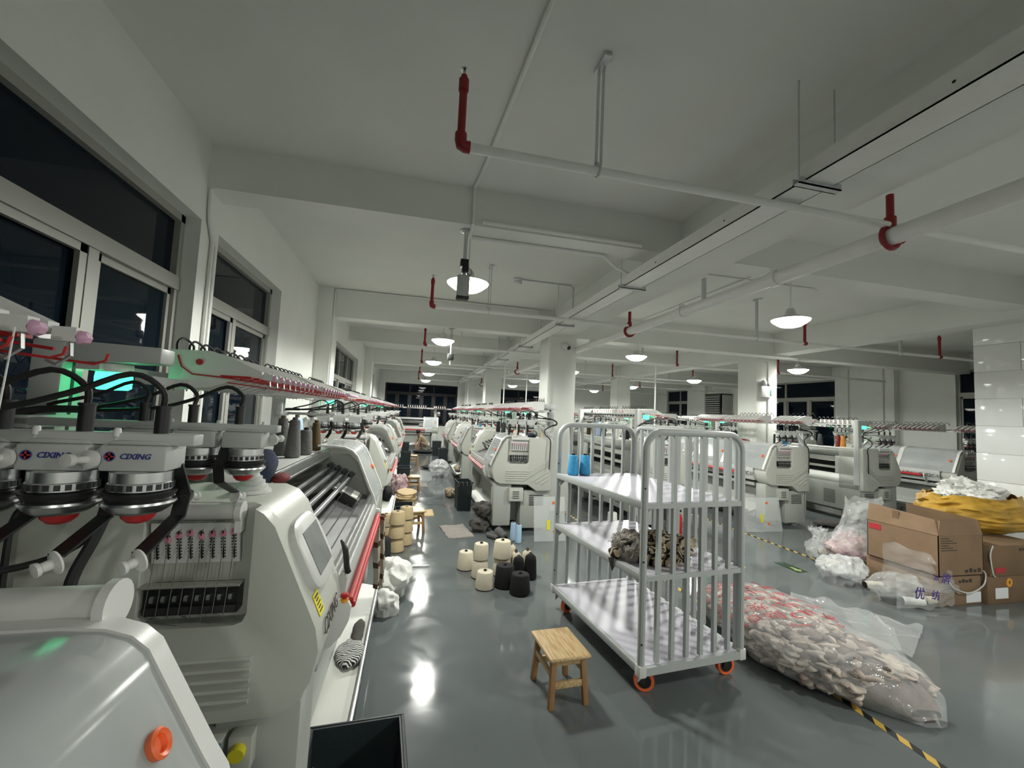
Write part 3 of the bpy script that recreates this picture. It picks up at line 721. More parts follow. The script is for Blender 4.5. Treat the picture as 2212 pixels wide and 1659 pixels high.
        tp = link('tension_plate', shared('tp%d' % sd, plate), R)
        def blk():
            mb = MB(); a = P3(.355, .0, .955); b = P3(.60, .05, 1.035)
            mb.box(min(a[0], b[0]), min(a[1], b[1]), a[2], b[0], max(a[1], b[1]), b[2], 0)
            for i in range(8): mb.lathe([(.003, 0), (.012, .0), (.012, .01), (.004, .012)], P3(.372 + i * .0295, .052, 1.005), 10, 2, ax=(1, 0, 0))
            mb.obox(P3(.478, .05, 1.042), (.13, 0, 0), (0, s * .022, 0), (0, s * .004, .003), 1)
            mb.obox(P3(.478, .058, .972), (.122, 0, 0), (0, s * .003, 0), (0, 0, .010), 3)
            return mb.mesh('tension_wheels', ['black', 'beige', 'steel', 'dmetal'])
        tb = link('tension_wheels', shared('tb%d' % sd, blk), R)
        offs = [0, -.018, -.004, .002, -.008, -.002, -.001, .006]
        def slid(): return MB().box(-.0075, -.006, -.009, .0075, .006, .009).mesh('tension_slider', 'pink', .002)
        def wire(i):
            mb = MB(); x = .372 + i * .0295 + .004
            mb.tube([P3(x, .056, 1.235), P3(x - .004, .062, 1.09), P3(x - .010, .072, .965 - (i % 3) * .012), P3(x + .022, .085, .94 - (i % 3) * .01 + .02)], .0014, 4); return mb
        if detail and end_detail[sd]:
            for i in range(8):
                link('tension_slider', shared('slid', slid), tp, P3(.372 + i * .0295, .055 + offs[i] * .2, 1.195 + offs[i]))
                link('tension_wire', wire(i).mesh('tension_wire', 'steel'), tp)
        else:
            def sj():
                mb = MB()
                for i in range(8):
                    c = P3(.372 + i * .0295, .055, 1.195 + offs[i]); mb.box(c[0] - .0075, c[1] - .006, c[2] - .009, c[0] + .0075, c[1] + .006, c[2] + .009)
                    g = wire(i); k = len(mb.v); mb.v += g.v; mb.f += [tuple(q + k for q in f) for f in g.f]; mb.mi += [1] * len(g.f)
                return mb.mesh('tension_sliders', ['pink', 'steel'])
            link('tension_sliders', shared('sj%d' % sd, sj), tp)
    # ---- screen on the left cap
    es, en = Vector((-.432, 0, .902)), Vector((.902, 0, .432)); cs = Vector((.757, .215, 1.078)) + en * .004
    def scr():
        mb = MB(); n = 24; vs = []
        for k in range(n):
            a = 2 * PI * k / n; c, s2 = math.cos(a), math.sin(a)
            x = math.copysign(abs(c) ** .55, c) * .150; z = math.copysign(abs(s2) ** .5, s2) * .125
            vs.append(cs + Vector((0, 1, 0)) * x + es * z)
        lo = [v - en * .015 for v in vs]; hi = [v + en * .016 for v in vs]; hi2 = [cs + (v - cs) * .9 + en * .026 for v in vs]
        mb.v = [tuple(v) for v in lo + hi + hi2]
        for i in range(n):
            j = (i + 1) % n; mb.f += [(i, j, n + j, n + i), (n + i, n + j, 2 * n + j, 2 * n + i)]
        mb.f += [tuple(range(2 * n, 3 * n))]; mb.mi = [0] * len(mb.f)
        return mb.mesh('screen_housing', 'white', ang=50)
    sh = link('screen_housing', shared('scr', scr), R)
    link('screen', shared('scrn', lambda: MB().obox(cs + en * .0255, (0, .098, 0), es * .078, en * .003).mesh('screen', 'screen')), sh)
    # ---- rear table, rails, back frame
    def table():
        mb = MB(); mb.box(0, .10, 1.235, .44, ML - .10, 1.262); return mb.mesh('rear_table', 'grey_pl', .003)
    TB = link('rear_table', shared('table', table), R)
    def rails():
        mb = MB()
        for i, z in enumerate((1.255, 1.262, 1.255)): mb.box(.432 + i * .014, .43, 1.20, .442 + i * .014, ML - .25, z)
        mb.box(.43, .43, 1.195, .472, ML - .25, 1.205); return mb.mesh('table_rail', 'alu')
    link('table_rail', shared('rails', rails), R)
    def backf():
        mb = MB(); mb.box(0, .10, .64, .03, ML - .10, .80); mb.box(0, .10, 1.12, .03, ML - .10, 1.236); mb.box(0, .10, .8, .03, .50, 1.12); mb.box(0, ML - .5, .8, .03, ML - .10, 1.12)
        return mb.mesh('back_panel', 'beige_d', .004)
    link('back_panel', shared('backf', backf), R)
    link('back_beam', shared('bbm', lambda: MB().box(.05, .43, 1.02, .09, ML - .25, 1.10).box(.05, .43, .88, .12, ML - .25, .92).mesh('back_beam', 'beige')), R)
    # ---- needle bed and carrier rails
    def bed():
        mb = MB(); mb.prism([(.16, .66), (.80, .66), (.80, .87), (.77, .885), (.60, .965), (.56, .955), (.52, .965), (.34, .885), (.16, .80)], .43, ML - .25, 'y', 0)
        for i in range(3):
            x = .64 + i * .05; mb.box(x, .43, .945 - i * .0235 - .01, x + .004, ML - .25, .951 - i * .0235, 1)
        return mb.mesh('needle_bed', ['dmetal', 'steel'])
    link('needle_bed', shared('bed', bed), R)
    for i in range(4):
        def rl():
            mb = MB(); x, z = .50 + i * .052, 1.13 - i * .022
            mb.obox((x, ML / 2 + .09, z), (.013, 0, -.005), (0, ML / 2 - .34, 0), (.002, 0, .006)); mb.obox((x + .004, ML / 2 + .09, z + .008), (.002, 0, -.001), (0, ML / 2 - .34, 0), (0, 0, .0015), 1)
            return mb.mesh('carrier_rail', ['dmetal', 'alu'])
        link('carrier_rail', shared('rl%d' % i, rl), R)
    def carriers():
        mb = MB()
        for i in range(4):
            x, z = .50 + i * .052, 1.13 - i * .022
            for k in range(3): mb.box(x - .012, 1.98 + k * .05 - i * .012, z - .01, x + .014, 2.015 + k * .05 - i * .012, z + .03)
        return mb.mesh('yarn_carriers', 'black', .003)
    if not low: link('yarn_carriers', shared('carriers', carriers), R)
    if not low: link('inner_wall', shared('iw', lambda: MB().prism([(.06, .66), (.79, .68), (.80, .87), (.70, 1.14), (.62, 1.22), (.06, 1.225)], ML - .262, ML - .25, 'y').mesh('inner_wall', 'beige')), R)
    def carr():
        mb = MB(); mb.obox((.66, 1.78, 1.0), (.085, 0, -.042), (0, .10, 0), (.004, 0, .008)); mb.obox((.69, 1.78, .955), (.05, 0, -.03), (0, .11, 0), (.02, 0, .03), 1)
        return mb.mesh('carriage', ['beige', 'dmetal'], .003)
    if not low: link('carriage', shared('carr', carr), R)
    # ---- front rail, red stop bar and brackets
    def frail():
        mb = MB(); mb.prism([(.79, .70), (.845, .70), (.862, .80), (.868, .89), (.862, .905), (.79, .905)], .43, ML - .25, 'y', 0)
        for i in range(3): mb.box(.795 + i * .024, .43, .903, .809 + i * .024, ML - .25, .916, 1)
        return mb.mesh('front_rail', ['grey_pl', 'alu'])
    link('front_rail', shared('frail', frail), R)
    def bar():
        mb = MB()
        for i, (dx, dz) in enumerate(((-.010, -.008), (.010, -.008), (0, .010), (.0, -.002))): mb.cyl((.885 + dx, .44, .79 + dz), (.885 + dx, 1.92, .79 + dz), .0125, n=10)
        return mb.mesh('stop_bar', 'red')
    link('stop_bar', shared('bar', bar), R)
    def brk(y):
        def f():
            mb = MB(); P = [(.79, .645), (.83, .66), (.868, .70), (.893, .755), (.900, .81), (.888, .832), (.85, .838), (.825, .832)]
            mb.prism(P, y - .012, y + .012); return mb.mesh('bar_bracket', 'white', .004)
        return f
    for i, y in enumerate((.36, 1.96)):
        bk = link('bar_bracket', shared('brk%d' % i, brk(y)), R)
        def btn():
            mb = MB(); mb.cyl((.872, y, .828), (.872, y, .84), .016, n=14, m=1); mb.lathe([(.008, 0), (.008, .006), (.017, .008), (.018, .014), (.012, .02), (.002, .021)], (.872, y, .84), 16, 0)
            return mb.mesh('stop_button', ['red', 'amber'])
        if i == 0: link('stop_button', shared('btn', btn), bk)
    # ---- sliding covers
    for ci, (y0, y1) in enumerate(covers):
        key = 'cov%.2f_%.2f_%.3f' % (y0, y1, low)
        def cv():
            mb = MB(); sheet(mb, y0, y1, .004 - low, .008 - low); return mb.mesh('sliding_cover', 'cover', ang=50)
        co = link('sliding_cover', shared(key, cv), R)
        def cf():
            return None
        for yy in ((y0 - .012, y0 + .018), (y1 - .03, y1 + .012)):
            def cf2():
                mb = MB(); sheet(mb, yy[0], yy[1], .001 - low, .013 - low); return mb.mesh('cover_frame', 'white', ang=50)
            link('cover_frame', shared(key + 'f%.3f' % yy[0], cf2), co)
        def cg():
            mb = MB(); c = Vector((.775, y1 - .10, 1.10)) + en * (.012 - low) - Vector((0, 0, SQ[0] * .43))
            mb.lathe([(.021, -.004), (.023, .006), (.019, .010), (.014, .006), (.012, -.001), (.002, -.002)], c, 18, ax=en); return mb.mesh('finger_grip', 'orange')
        link('finger_grip', shared(key + 'g', cg), co)
    # ---- posts, arms, yarn guide rack, lamp
    for sd in (0, 1):
        y = .06 if sd == 0 else ML - .15
        def post():
            mb = MB(); mb.box(-.02, y, .64, .06, y + .09, 1.760); return mb.mesh('rear_post', 'grey_pl', .006)
        po = link('rear_post', shared('post%d' % sd, post), R)
        link('post_slot', shared('pslot%d' % sd, lambda: MB().box(.06, y + .04, 1.47, .0615, y + .052, 1.70).mesh('post_slot', 'dmetal')), po)
        def arm():
            mb = MB(); mb.prism([(.05, 1.695), (.31, 1.705), (.31, 1.755), (.05, 1.762)], y + .005, y + .085, 'y'); return mb.mesh('rack_arm', 'grey_pl', .005)
        link('rack_arm', shared('arm%d' % sd, arm), R)
    def rk():
        e_ = .55 if ext else -.05; mb = MB(); mb.box(.255, .05, 1.64, .30, ML + e_, 1.665); mb.box(.10, .05, 1.675, .16, ML + e_, 1.695)
        for i in range(24 if ext else 20):
            y = .2 + i * .105
            mb.box(.115, y, 1.655, .145, y + .03, 1.675, 1); mb.tube([(.13, y + .015, 1.655), (.13, y + .021, 1.642), (.13, y + .015, 1.632), (.13, y + .009, 1.642), (.13, y + .015, 1.655)], .002, 4, 2)
        return mb.mesh('guide_rack', ['grey_pl', 'black', 'steel'])
    link('guide_rack', shared('rk%d' % ext, rk), R)
    gm = shared('guide', lambda: guide_mesh(detail))
    gap = .088
    for g in range(2):
        for i in range(9): link('yarn_guide', gm, R, (0, .46 + goff + g * .93 + i * gap, 0))
    for i in range(6 if ext else 0): link('yarn_guide', gm, R, (0, .46 + goff + 1.98 + i * gap, 0))
    lb = link('lamp_base', shared('lmb', lambda: MB().lathe([(.040, .085), (.046, .08), (.047, .056), (.044, .054)], n=20).mesh('lamp_base', 'white')), R, (.16, .12, 1.617))
    link('signal_lamp', shared('lmg', lambda: MB().lathe([(.044, .055), (.046, .04), (.045, .006), (.036, 0), (.003, -.001)], n=20).mesh('signal_lamp', 'green')), lb)
    # ---- feeders over each end
    for sd in (0, 1):
        y = -.02 if sd == 0 else ML + .02; s = -1 if sd == 0 else 1
        n = feed[sd]
        def fb():
            mb = MB(); mb.box(.03, y - .02, 1.508, .69, y + .02, 1.530); mb.box(.03, min(y, y - s * .2) - .02, 1.50, .065, max(y, y - s * .2) + .02, 1.535)
            mb.obox((.13, y - s * .06, 1.40), (.10, 0, .085), (0, .015, 0), (-.010, 0, .012)); return mb.mesh('feeder_bar', 'grey_pl', .003)
        FBAR = link('feeder_bar', shared('fb%d' % sd, fb), R)
        for i in range(n):
            x = .60 - i * .125
            rz = PI if sd == 0 else 0
            if detail and end_detail[sd]:
                fo = None
                for nm, (g, m) in feeder_parts(True).items():
                    me = shared('fp_' + nm, lambda: g.mesh(nm, m, .004 if nm == 'housing' else 0))
                    if fo is None: fo = link('yarn_feeder', me, R, (x, y, 1.508), (0, 0, rz))
                    else: link(nm, me, fo)
                if brand:
                    text('brand_lettering', 'CIXING', .0145, 'navy', (.004, -.0375, -.020), (1, 0, 0), (0, 0, 1), fo, bold=True, shear=.25)
                    lg = MB(); lg.lathe([(.0065, 0), (.0088, .001), (.0088, 0)], (-.036, -.0371, -.020), 14, 0, ax=(0, -1, 0))
                    for k in range(4):
                        a = k * PI / 2; d = Vector((math.cos(a), 0, math.sin(a))); e = Vector((-math.sin(a), 0, math.cos(a))); c = Vector((-.036, -.0382, -.020))
                        lg.add([c + e * .0024, c + d * .011, c - e * .0024], [(0, 1, 2)], 1)
                    lg.build('brand_emblem', ['navy', 'redink'], fo)
            else: link('yarn_feeder', shared('fj', feeder_joined), R, (x, y, 1.508), (0, 0, rz))
        def cab():
            mb = MB()
            for i in range(n):
                x = .60 - i * .125 + (.024 if sd else -.024)
                mb.tube(bez([(x, y, 1.575), (x, y - .01 * s, 1.615), (x - .05, y - s * .02, 1.642), (x - .14, y - s * .03, 1.60), (x - .26, y - s * .04, 1.565), (.10, y - s * .05, 1.55), (.05, y - s * .04, 1.545)], 24), .0058, 6)
            mb.tube(bez([(.16, y - s * .05, 1.555), (.05, y - s * .03, 1.55), (-.02, y, 1.52), (-.03, y, 1.48), (.03, y, 1.46)], 14), .011, 6)
            return mb.mesh('feeder_cables', 'rubber')
        link('feeder_cables', shared('cab%d%d' % (sd, n), cab), R)
        def pc():
            mb = MB(); yy = y + s * .01
            mb.tube(bez([(.02, yy, 1.47), (.14, yy + s * .01, 1.40), (.13, yy + s * .01, 1.33), (.06, yy, 1.27), (.055, yy + s * .012, 1.15), (.06, yy + s * .012, .86)], 20), .008, 6); return mb.mesh('power_cable', 'rubber')
        link('power_cable', shared('pc%d' % sd, pc), R)
    if brand:
        text('brand_lettering', 'CIXING', .072, 'ink', (.8495, .20, .855), (0, 1, 0), (-.16, 0, .98), R, shear=.2)
    # yellow warning sticker below the screen
    es2, en2 = Vector((-.401, 0, .916)), Vector((.916, 0, .401)); cs2 = Vector((.8185, .10, .938)) + en2 * .002
    st = link('warning_sticker', shared('stk', lambda: MB().obox(cs2, (0, .032, 0), es2 * .036, en2 * .0012).mesh('warning_sticker', 'yellow')), R)
    def stl():
        mb = MB()
        for i in range(5): mb.obox(cs2 + Vector((0, -.003 * (i % 2), 0)) + en2 * .0016 + es2 * (.024 - i * .012), (0, .022 - (i % 2) * .006, 0), es2 * .0024, en2 * .0005)
        return mb.mesh('sticker_print', 'ink')
    link('sticker_print', shared('stl', stl), st)
    return R
# nearest machines: detailed
mA = make_machine(1, covers=((1.80, 2.42),), end_detail=(True, False))
mA.location = (-1.09, 1.48, 0)
tag(mA, 'beige knitting machine at lower left with open cover and red stop bar', 'knitting machine', 'flat knitting machines')
m0 = make_machine(1, covers=((.60, 1.5), (1.35, 2.40)), end_detail=(False, True), low=.045, ext=False, goff=.225)
m0.location = (-1.10, .95 - ML, 0)
tag(m0, 'nearest knitting machine, bottom left, with closed grey cover and orange finger grip', 'knitting machine', 'flat knitting machines')
for i in range(6): MB().lathe([(.002, 0), (.0085, 0), (.008, .003), (.002, .0035)], (.36 + i * .042, ML - .062, 1.2095), 14, ax=(.0, 0, 1)).build('cover_button', 'white', m0)
# nameplate and yellow knob under the cap of the open machine
npl = MB().box(.50, -.006, .50, .60, -.001, .59).build('nameplate', 'label', mA)
for i in range(6): MB().box(.51, -.0075, .51 + i * .012, .585 - (i % 3) * .012, -.006, .514 + i * .012).build('nameplate_print', 'ink', npl)
MB().cyl((.645, .02, .565), (.645, -.02, .56), .022, n=16).build('main_switch_knob', 'yellow', mA)
MB().box(.615, -.0, .50, .68, .05, .60).build('switch_plate', 'beige', mA, .004)
# white bellows on the near cap of the open machine
MB().lathe([(.062, 0), (.060, .012), (.05, .014), (.050, .026), (.040, .028), (.040, .042), (.030, .044), (.03, .056), (.022, .058), (.02, .066), (.004, .067)], (.545, .24, 1.278), 24).build('cable_bellows', 'white', mA)
MB().tube(bez([(.83, .455, 1.04), (.85, .455, 1.0), (.86, .455, .93), (.868, .46, .905)], 8), [.004, .009, .012, .012, .012, .012, .012, .008, .006][:9], 8).build('stylus_holder', 'black', mA)
MB().tube(bez([(.36, -.20, 1.30), (.35, -.22, 1.24), (.33, -.24, 1.16), (.335, -.26, 1.06)], 12), .013, 8).build('cable_hose', 'rubber', mA)
MB().tube(bez([(.36, -.20, 1.28), (.30, -.22, 1.22), (.20, -.25, 1.19), (.05, -.28, 1.185)], 12), .008, 8).build('cable_hose', 'rubber', mA)
MB().tube([(.575, 2.20, 1.685), (.57, 2.19, 1.45)], .0011, 4).build('yarn_thread', 'whity', m0)
proto = make_machine(0, covers=((1.86, 2.42),))
protoC = make_machine(0, covers=((.62, 1.5), (1.45, 2.42)))
text('model_lettering', 'NEW HP2-52C-U', .085, 'ink', (.871, 1.9, .80), (0, 1, 0), (0, 0, 1), protoC)
ROW = 'flat knitting machines'
first = {0: True, 1: True}
def place(p, X0, Y0, front, label):
    src = (proto, protoC)[p]
    o = src if first[p] else copy_tree(src); first[p] = False
    if front > 0: o.location = (X0, Y0, 0); o.rotation_euler = (0, 0, 0)
    else: o.location = (X0, Y0 + ML, 0); o.rotation_euler = (0, 0, PI)
    tag(o, label, 'knitting machine', ROW); return o
ORDN = ['second', 'third', 'fourth', 'farthest']
for i, y in enumerate((5.1, 8.75, 12.3)): place(0, -1.09, y, 1, 'beige knitting machine, %s along the window side of the aisle' % ORDN[i])
for i, y in enumerate((5.68, 9.4, 13.0)): place(0, 1.93, y, -1, 'beige knitting machine, %s of the middle row facing the window side' % (['first', 'second', 'last'][i]))
for i, y in enumerate((5.75, 9.3, 12.9)): place(0, 3.3, y, 1, 'beige knitting machine seen from behind past the cart, %s of its row' % (['first', 'second', 'last'][i]))
for i, y in enumerate((5.75, 9.3, 12.9)): place(1 if i == 0 else 0, 6.37, y, -1, 'beige knitting machine facing the cart, %s of its row' % (['first, with closed cover', 'second', 'last'][i]))
for i, y in enumerate((5.8, 9.3, 12.9)): place(0, 7.55, y, 1, 'knitting machine with back panel towards the camera behind the plastic bags, %s of its row' % (['first', 'second', 'last'][i]))
for i, y in enumerate((5.8, 9.3)): place(1, 10.56, y, -1, 'knitting machine with closed clear cover near the tiled partition, %s of its row' % (['first', 'second'][i]))
o = copy_tree(proto); o.location = (-1.40, 18.5, 0); o.rotation_euler = (0, 0, -PI / 2)
tag(o, 'knitting machine standing across the far end of the aisle under the dark window', 'knitting machine', ROW)
# ================================================================== wire cart
CT = empty('roll_cart', (1.36, 2.30, 0), math.radians(6.0))
tag(CT, 'grey steel roll cart with three lavender shelves and barred sides', 'cart')
CW, CL, CH_ = .74, 1.18, 1.53
SH = (.19, .70, 1.115)
def bar_(mb, p, q, r=.011, m=0):
    p, q = Vector(p), Vector(q); d = q - p; L_ = d.length / 2; d.normalize()
    a = Vector((0, 0, 1)) if abs(d.z) < .9 else Vector((1, 0, 0)); a = (a - d * a.dot(d)).normalized(); b = d.cross(a)
    mb.obox((p + q) / 2, a * r, b * r, d * L_, m)
def arch_path(p0, p1, z0, z1, rad=.11):
    p0, p1 = Vector(p0), Vector(p1); d = (p1 - p0).normalized(); out = [p0 + V(0, 0, z0)]
    for k in range(9):
        a = PI / 2 * k / 8; out.append(p0 + d * (rad * (1 - math.cos(a))) + V(0, 0, z1 - rad + rad * math.sin(a)))
    for k in range(9):
        a = PI / 2 * (1 - k / 8); out.append(p1 - d * (rad * (1 - math.cos(a))) + V(0, 0, z1 - rad + rad * math.sin(a)))
    out.append(p1 + V(0, 0, z0)); return out
for nm, p0, p1, nb in (('end_frame', (0, 0, 0), (CW, 0, 0), 6), ('end_frame', (0, CL, 0), (CW, CL, 0), 6), ('side_frame', (CW, .03, 0), (CW, CL - .03, 0), 11)):
    fr = MB().tube(arch_path(p0, p1, .14, CH_), .0215, 10).build(nm, 'cart', CT)
    for i in range(nb):
        t = (i + 1) / (nb + 1); p = Vector(p0).lerp(Vector(p1), t)
        q = MB(); bar_(q, p + V(0, 0, .20), p + V(0, 0, CH_ - .015), .0122); q.build('upright_bar', 'cart', fr)
    for z in SH[1:]:
        q = MB(); bar_(q, Vector(p0) + V(0, 0, z - .02), Vector(p1) + V(0, 0, z - .02), .015); q.build('cross_bar', 'cart', fr)
    q = MB(); bar_(q, Vector(p0) + V(0, 0, .165), Vector(p1) + V(0, 0, .165), .022); q.build('bottom_bar', 'cart', fr)
    for z in (.32, .78, 1.2):
        MB().cyl(Vector(p0) + V(-.012, -.0222, z), Vector(p0) + V(-.012, -.0195, z), .006, n=10).build('bolt_hole', 'black', fr)
for z in SH:
    s_ = MB().box(.012, .0, z - .018, CW - .012, CL, z).build('shelf_board', 'board', CT)
    MB().box(-.02, -.01, z - .04, .012, CL + .01, z + .003).build('shelf_edge', 'cart', s_, .004)
    for y in (.02, CL - .04):
        g = MB().prism([(.0, z - .10), (.0, z - .04), (.07, z - .04)], y, y + .012).build('gusset', 'cart', s_)
for x in (-.0, CW - .0):
    for y in (0, CL): MB().box(x - .024, y - .024, .135, x + .024, y + .024, .20).build('corner_cap', 'white', CT, .004)
for i, (x, y) in enumerate(((.06, .09), (CW - .06, .09), (.06, CL - .09), (CW - .06, CL - .09))):
    a = (-.50, -.15, .45, .1)[i]; d = V(math.cos(a), math.sin(a), 0); ax = V(-math.sin(a), math.cos(a), 0); c = V(x, y, .060) + d * .025
    w_ = MB().lathe([(.040, -.016), (.058, -.017), (.060, -.010), (.060, .010), (.058, .017), (.040, .016)], c, 28, ax=ax).build('caster_wheel', 'orange', CT)
    MB().lathe([(.002, -.0172), (.041, -.0172), (.041, .0172), (.002, .0172)], c, 24, ax=ax).build('wheel_disc', 'black', w_)
    MB().lathe([(.002, -.021), (.007, -.021), (.007, .021), (.002, .021)], c, 12, ax=ax).build('axle_bolt', 'steel', w_)
    fk = MB()
    for s in (-1, 1): fk.obox(c + ax * (.024 * s) - d * .008 + V(0, 0, .03), d * .016, ax * .002, V(0, 0, .042))
    fk.box(x - .035, y - .035, .118, x + .035, y + .035, .128); fk.cyl((x, y, .10), (x, y, .135), .02, n=12)
    fk.build('caster_fork', 'dmetal', CT)
def on_cart(x, y, z): return CT.matrix_basis @ V(x, y, z) if False else V(1.36 + x * math.cos(math.radians(6)) - y * math.sin(math.radians(6)), 2.30 + x * math.sin(math.radians(6)) + y * math.cos(math.radians(6)), z)
# ================================================================== yarn cones
def cone(label, loc, r0, r1, h, m, core='black', group=None, lying=None, neck=.018, dome=0.0, base='black', name='yarn_cone'):
    prof = [(r0 * .9, .004), (r0, .012), (r0 * .995, .03)] + ([(r0 + (r1 - r0) * .7, h * .7)] if dome else []) + [(r1, h - max(.008, dome)), (r1 * .93, h - dome * .45 - .002), (r1 * (.55 if dome else .86), h), (.012, h)]
    o = MB().lathe(prof, n=28).build(name, m, None, ang=40)
    MB().lathe([(.012, h - .002), (.0155, h), (.0155, h + neck), (.010, h + neck), (.009, h - .002)], n=14).build('core_tube', core, o)
    if base: MB().lathe([(r0 * .8, 0), (r0 * .86, 0), (r0 * .88, .006), (r0 * .8, .007)], n=24).build('core_foot', base, o)
    o.location = loc
    if lying is not None: o.rotation_euler = lying
    tag(o, label, 'yarn cone', group); return o
# two blue cones on the cart
for i, (x, y) in enumerate(((.085, 1.08), (.195, 1.08))):
    p = on_cart(x, y, SH[2]); cone('bright blue yarn cone on the cart top shelf, %s of the two' % ('left' if i == 0 else 'right'), p, .047, .036, .165, 'bluey', group='blue cones on the cart', dome=0, neck=.012)
# stack at the window-side machine
G = 'tan cones stacked beside the stool'
lv = ('bottom', 'middle', 'top')
for k in range(3): cone('tan yarn cone, %s of the nearer three-high stack beside the wooden stool' % lv[k], (-.095, 5.06, k * .148), .092, .074, .146, 'tan', group=G, neck=.006)
for k in range(3): cone('tan yarn cone, %s of the rear three-high stack beside the wooden stool' % lv[k], (.0, 5.30, k * .148), .088, .072, .146, 'tan', group=G, neck=.006)
cone('single tan yarn cone behind the charcoal cone by the red stop bar', (-.24, 5.55, .0), .085, .07, .15, 'tan', group=G, neck=.006)
cone('tan yarn cone lifted on the one behind the charcoal cone', (-.24, 5.55, .15), .08, .068, .15, 'tan', group=G, neck=.006)
cone('charcoal yarn cone on the floor in front of the tan stacks', (-.195, 4.90, 0), .056, .046, .20, 'chary', core='core', group=G, dome=.03)
# group in the middle of the aisle
G = 'cones standing in the aisle'
cone('cream yarn cone in front of the aisle group, wound loosely', (.735, 3.95, 0), .086, .074, .155, 'cream', group=G, neck=.012)
cone('cream yarn cone at the left edge of the aisle group', (.62, 4.45, 0), .088, .072, .175, 'cream', group=G, neck=.012)
cone('cream yarn cone under the small top cone of the aisle group', (.735, 4.22, 0), .088, .074, .165, 'cream', group=G, neck=.004)
cone('cream yarn cone on top of the left pair in the aisle group', (.735, 4.22, .166), .075, .068, .155, 'cream', group=G, neck=.012)
cone('cream yarn cone under the wide top cone of the aisle group', (.955, 4.25, 0), .090, .078, .165, 'cream', group=G, neck=.004)
cone('wide cream yarn cone on top of the right pair in the aisle group', (.955, 4.25, .166), .094, .080, .17, 'cream', group=G, neck=.012)
cone('short black yarn cone beside the loosely wound cream cone', (.925, 3.97, 0), .096, .082, .195, 'blacky', group=G, neck=.01)
cone('short black yarn cone nearest the stool in the aisle group', (1.03, 3.80, 0), .094, .080, .175, 'blacky', group=G, neck=.01)
cone('tall black yarn cone at the right edge of the aisle group', (1.215, 4.13, 0), .066, .055, .23, 'blacky', core='core', group=G, dome=.04, neck=.02)
cone('tall black yarn cone between the cream spools and the short black cone', (1.085, 4.09, 0), .062, .052, .225, 'blacky', core='core', group=G, dome=.04, neck=.016)
cone('narrow cream spool with brown core behind the tall black cones', (1.10, 4.26, 0), .060, .052, .21, 'cream', core='core', group=G, dome=.035, neck=.03)
cone('narrow cream spool with brown core at the back of the aisle group', (1.10, 4.50, 0), .060, .052, .215, 'cream', core='core', group=G, dome=.035, neck=.03)
cone('narrow cream spool with brown core beside the right black cone', (1.235, 4.32, 0), .058, .05, .205, 'cream', core='core', group=G, dome=.035, neck=.03)
# cones by the foot of the middle machine
cone('pale blue spool standing by the first middle machine, in front', (1.375, 5.25, 0), .040, .036, .225, 'ltblue', core='core', neck=.012, group='spools at the machine foot')
cone('pale blue spool standing by the first middle machine, behind the other', (1.33, 5.36, 0), .036, .033, .225, 'ltblue', core='core', neck=.012, group='spools at the machine foot')
cone('thick grey yarn cone lying on the floor by the first middle machine', (1.17, 5.56, .065), .06, .048, .20, 'greyy', group='spools at the machine foot', lying=(math.radians(97), 0, math.radians(20)))
cone('thin grey tube lying beside the thick grey cone', (1.03, 5.52, .034), .030, .026, .17, 'greyy', group='spools at the machine foot', lying=(math.radians(92), 0, math.radians(38)))
cone('second thin grey tube lying beside the thick grey cone', (1.09, 5.60, .034), .030, .026, .17, 'greyy', group='spools at the machine foot', lying=(math.radians(92), 0, math.radians(30)))
cone('white yarn cone with red core on the floor beyond the cart', (2.94, 5.85, 0), .075, .066, .23, 'whity', core='red', neck=.025)
# cones on the rear table of the open machine
TZ = 1.262
G = 'cones on the table of the open machine'
cone('tall grey yarn cone on the machine table, leftmost of the row by the window', (-.82, 3.06, TZ), .045, .028, .24, 'greyy', core='core', group=G, base=None)
cone('tall grey yarn cone on the machine table, second from the left', (-.72, 2.94, TZ), .046, .030, .235, 'greyy', core='core', group=G, base=None)
cone('shorter grey yarn cone with black core on the machine table', (-.69, 3.12, TZ), .046, .036, .165, 'greyy', group=G, base=None)
cone('pale blue yarn cone on the machine table behind the grey cones', (-.82, 3.40, TZ), .05, .04, .24, 'ltblue', core='core', group=G, base=None, dome=.04)
cone('dark brown yarn cone on the machine table at the right of the grey cones', (-.69, 3.42, TZ), .042, .026, .205, 'browny', core='browny', group=G, base=None)
cone('wide grey yarn cone on the machine table behind the nearest feeders', (-.80, 1.95, TZ), .05, .04, .19, 'greyy', group=G, base=None)
# cones on other machine tables
def table_cones(cx, dirx, y0, items, place):
    for k, (u, dy, r0, r1, h, m) in enumerate(items):
        cone({'blacky': 'black', 'chary': 'charcoal', 'cream': 'cream', 'bluey': 'bright blue', 'whity': 'white', 'greyy': 'grey', 'ltblue': 'pale blue', 'yely': 'yellow', 'redy': 'maroon', 'browny': 'brown', 'tan': 'tan', 'orgy': 'orange', 'pinkmix': 'pink'}[m] + ' yarn cone on ' + place + ', %s from its near end' % ('first', 'second', 'third', 'fourth', 'fifth', 'sixth', 'seventh')[k],
             (cx + dirx * u, y0 + dy, TZ), r0, r1, h, m, core='core', group='cones on machine tables', base=None, neck=.01)
table_cones(1.93, -1, 5.68, [(.10, .22, .035, .022, .17, 'cream'), (.30, 1.0, .042, .03, .17, 'cream'), (.36, 1.10, .05, .042, .17, 'blacky'), (.40, 1.5, .04, .034, .18, 'chary'), (.42, 1.85, .04, .03, .19, 'blacky')], 'the first middle-row machine')
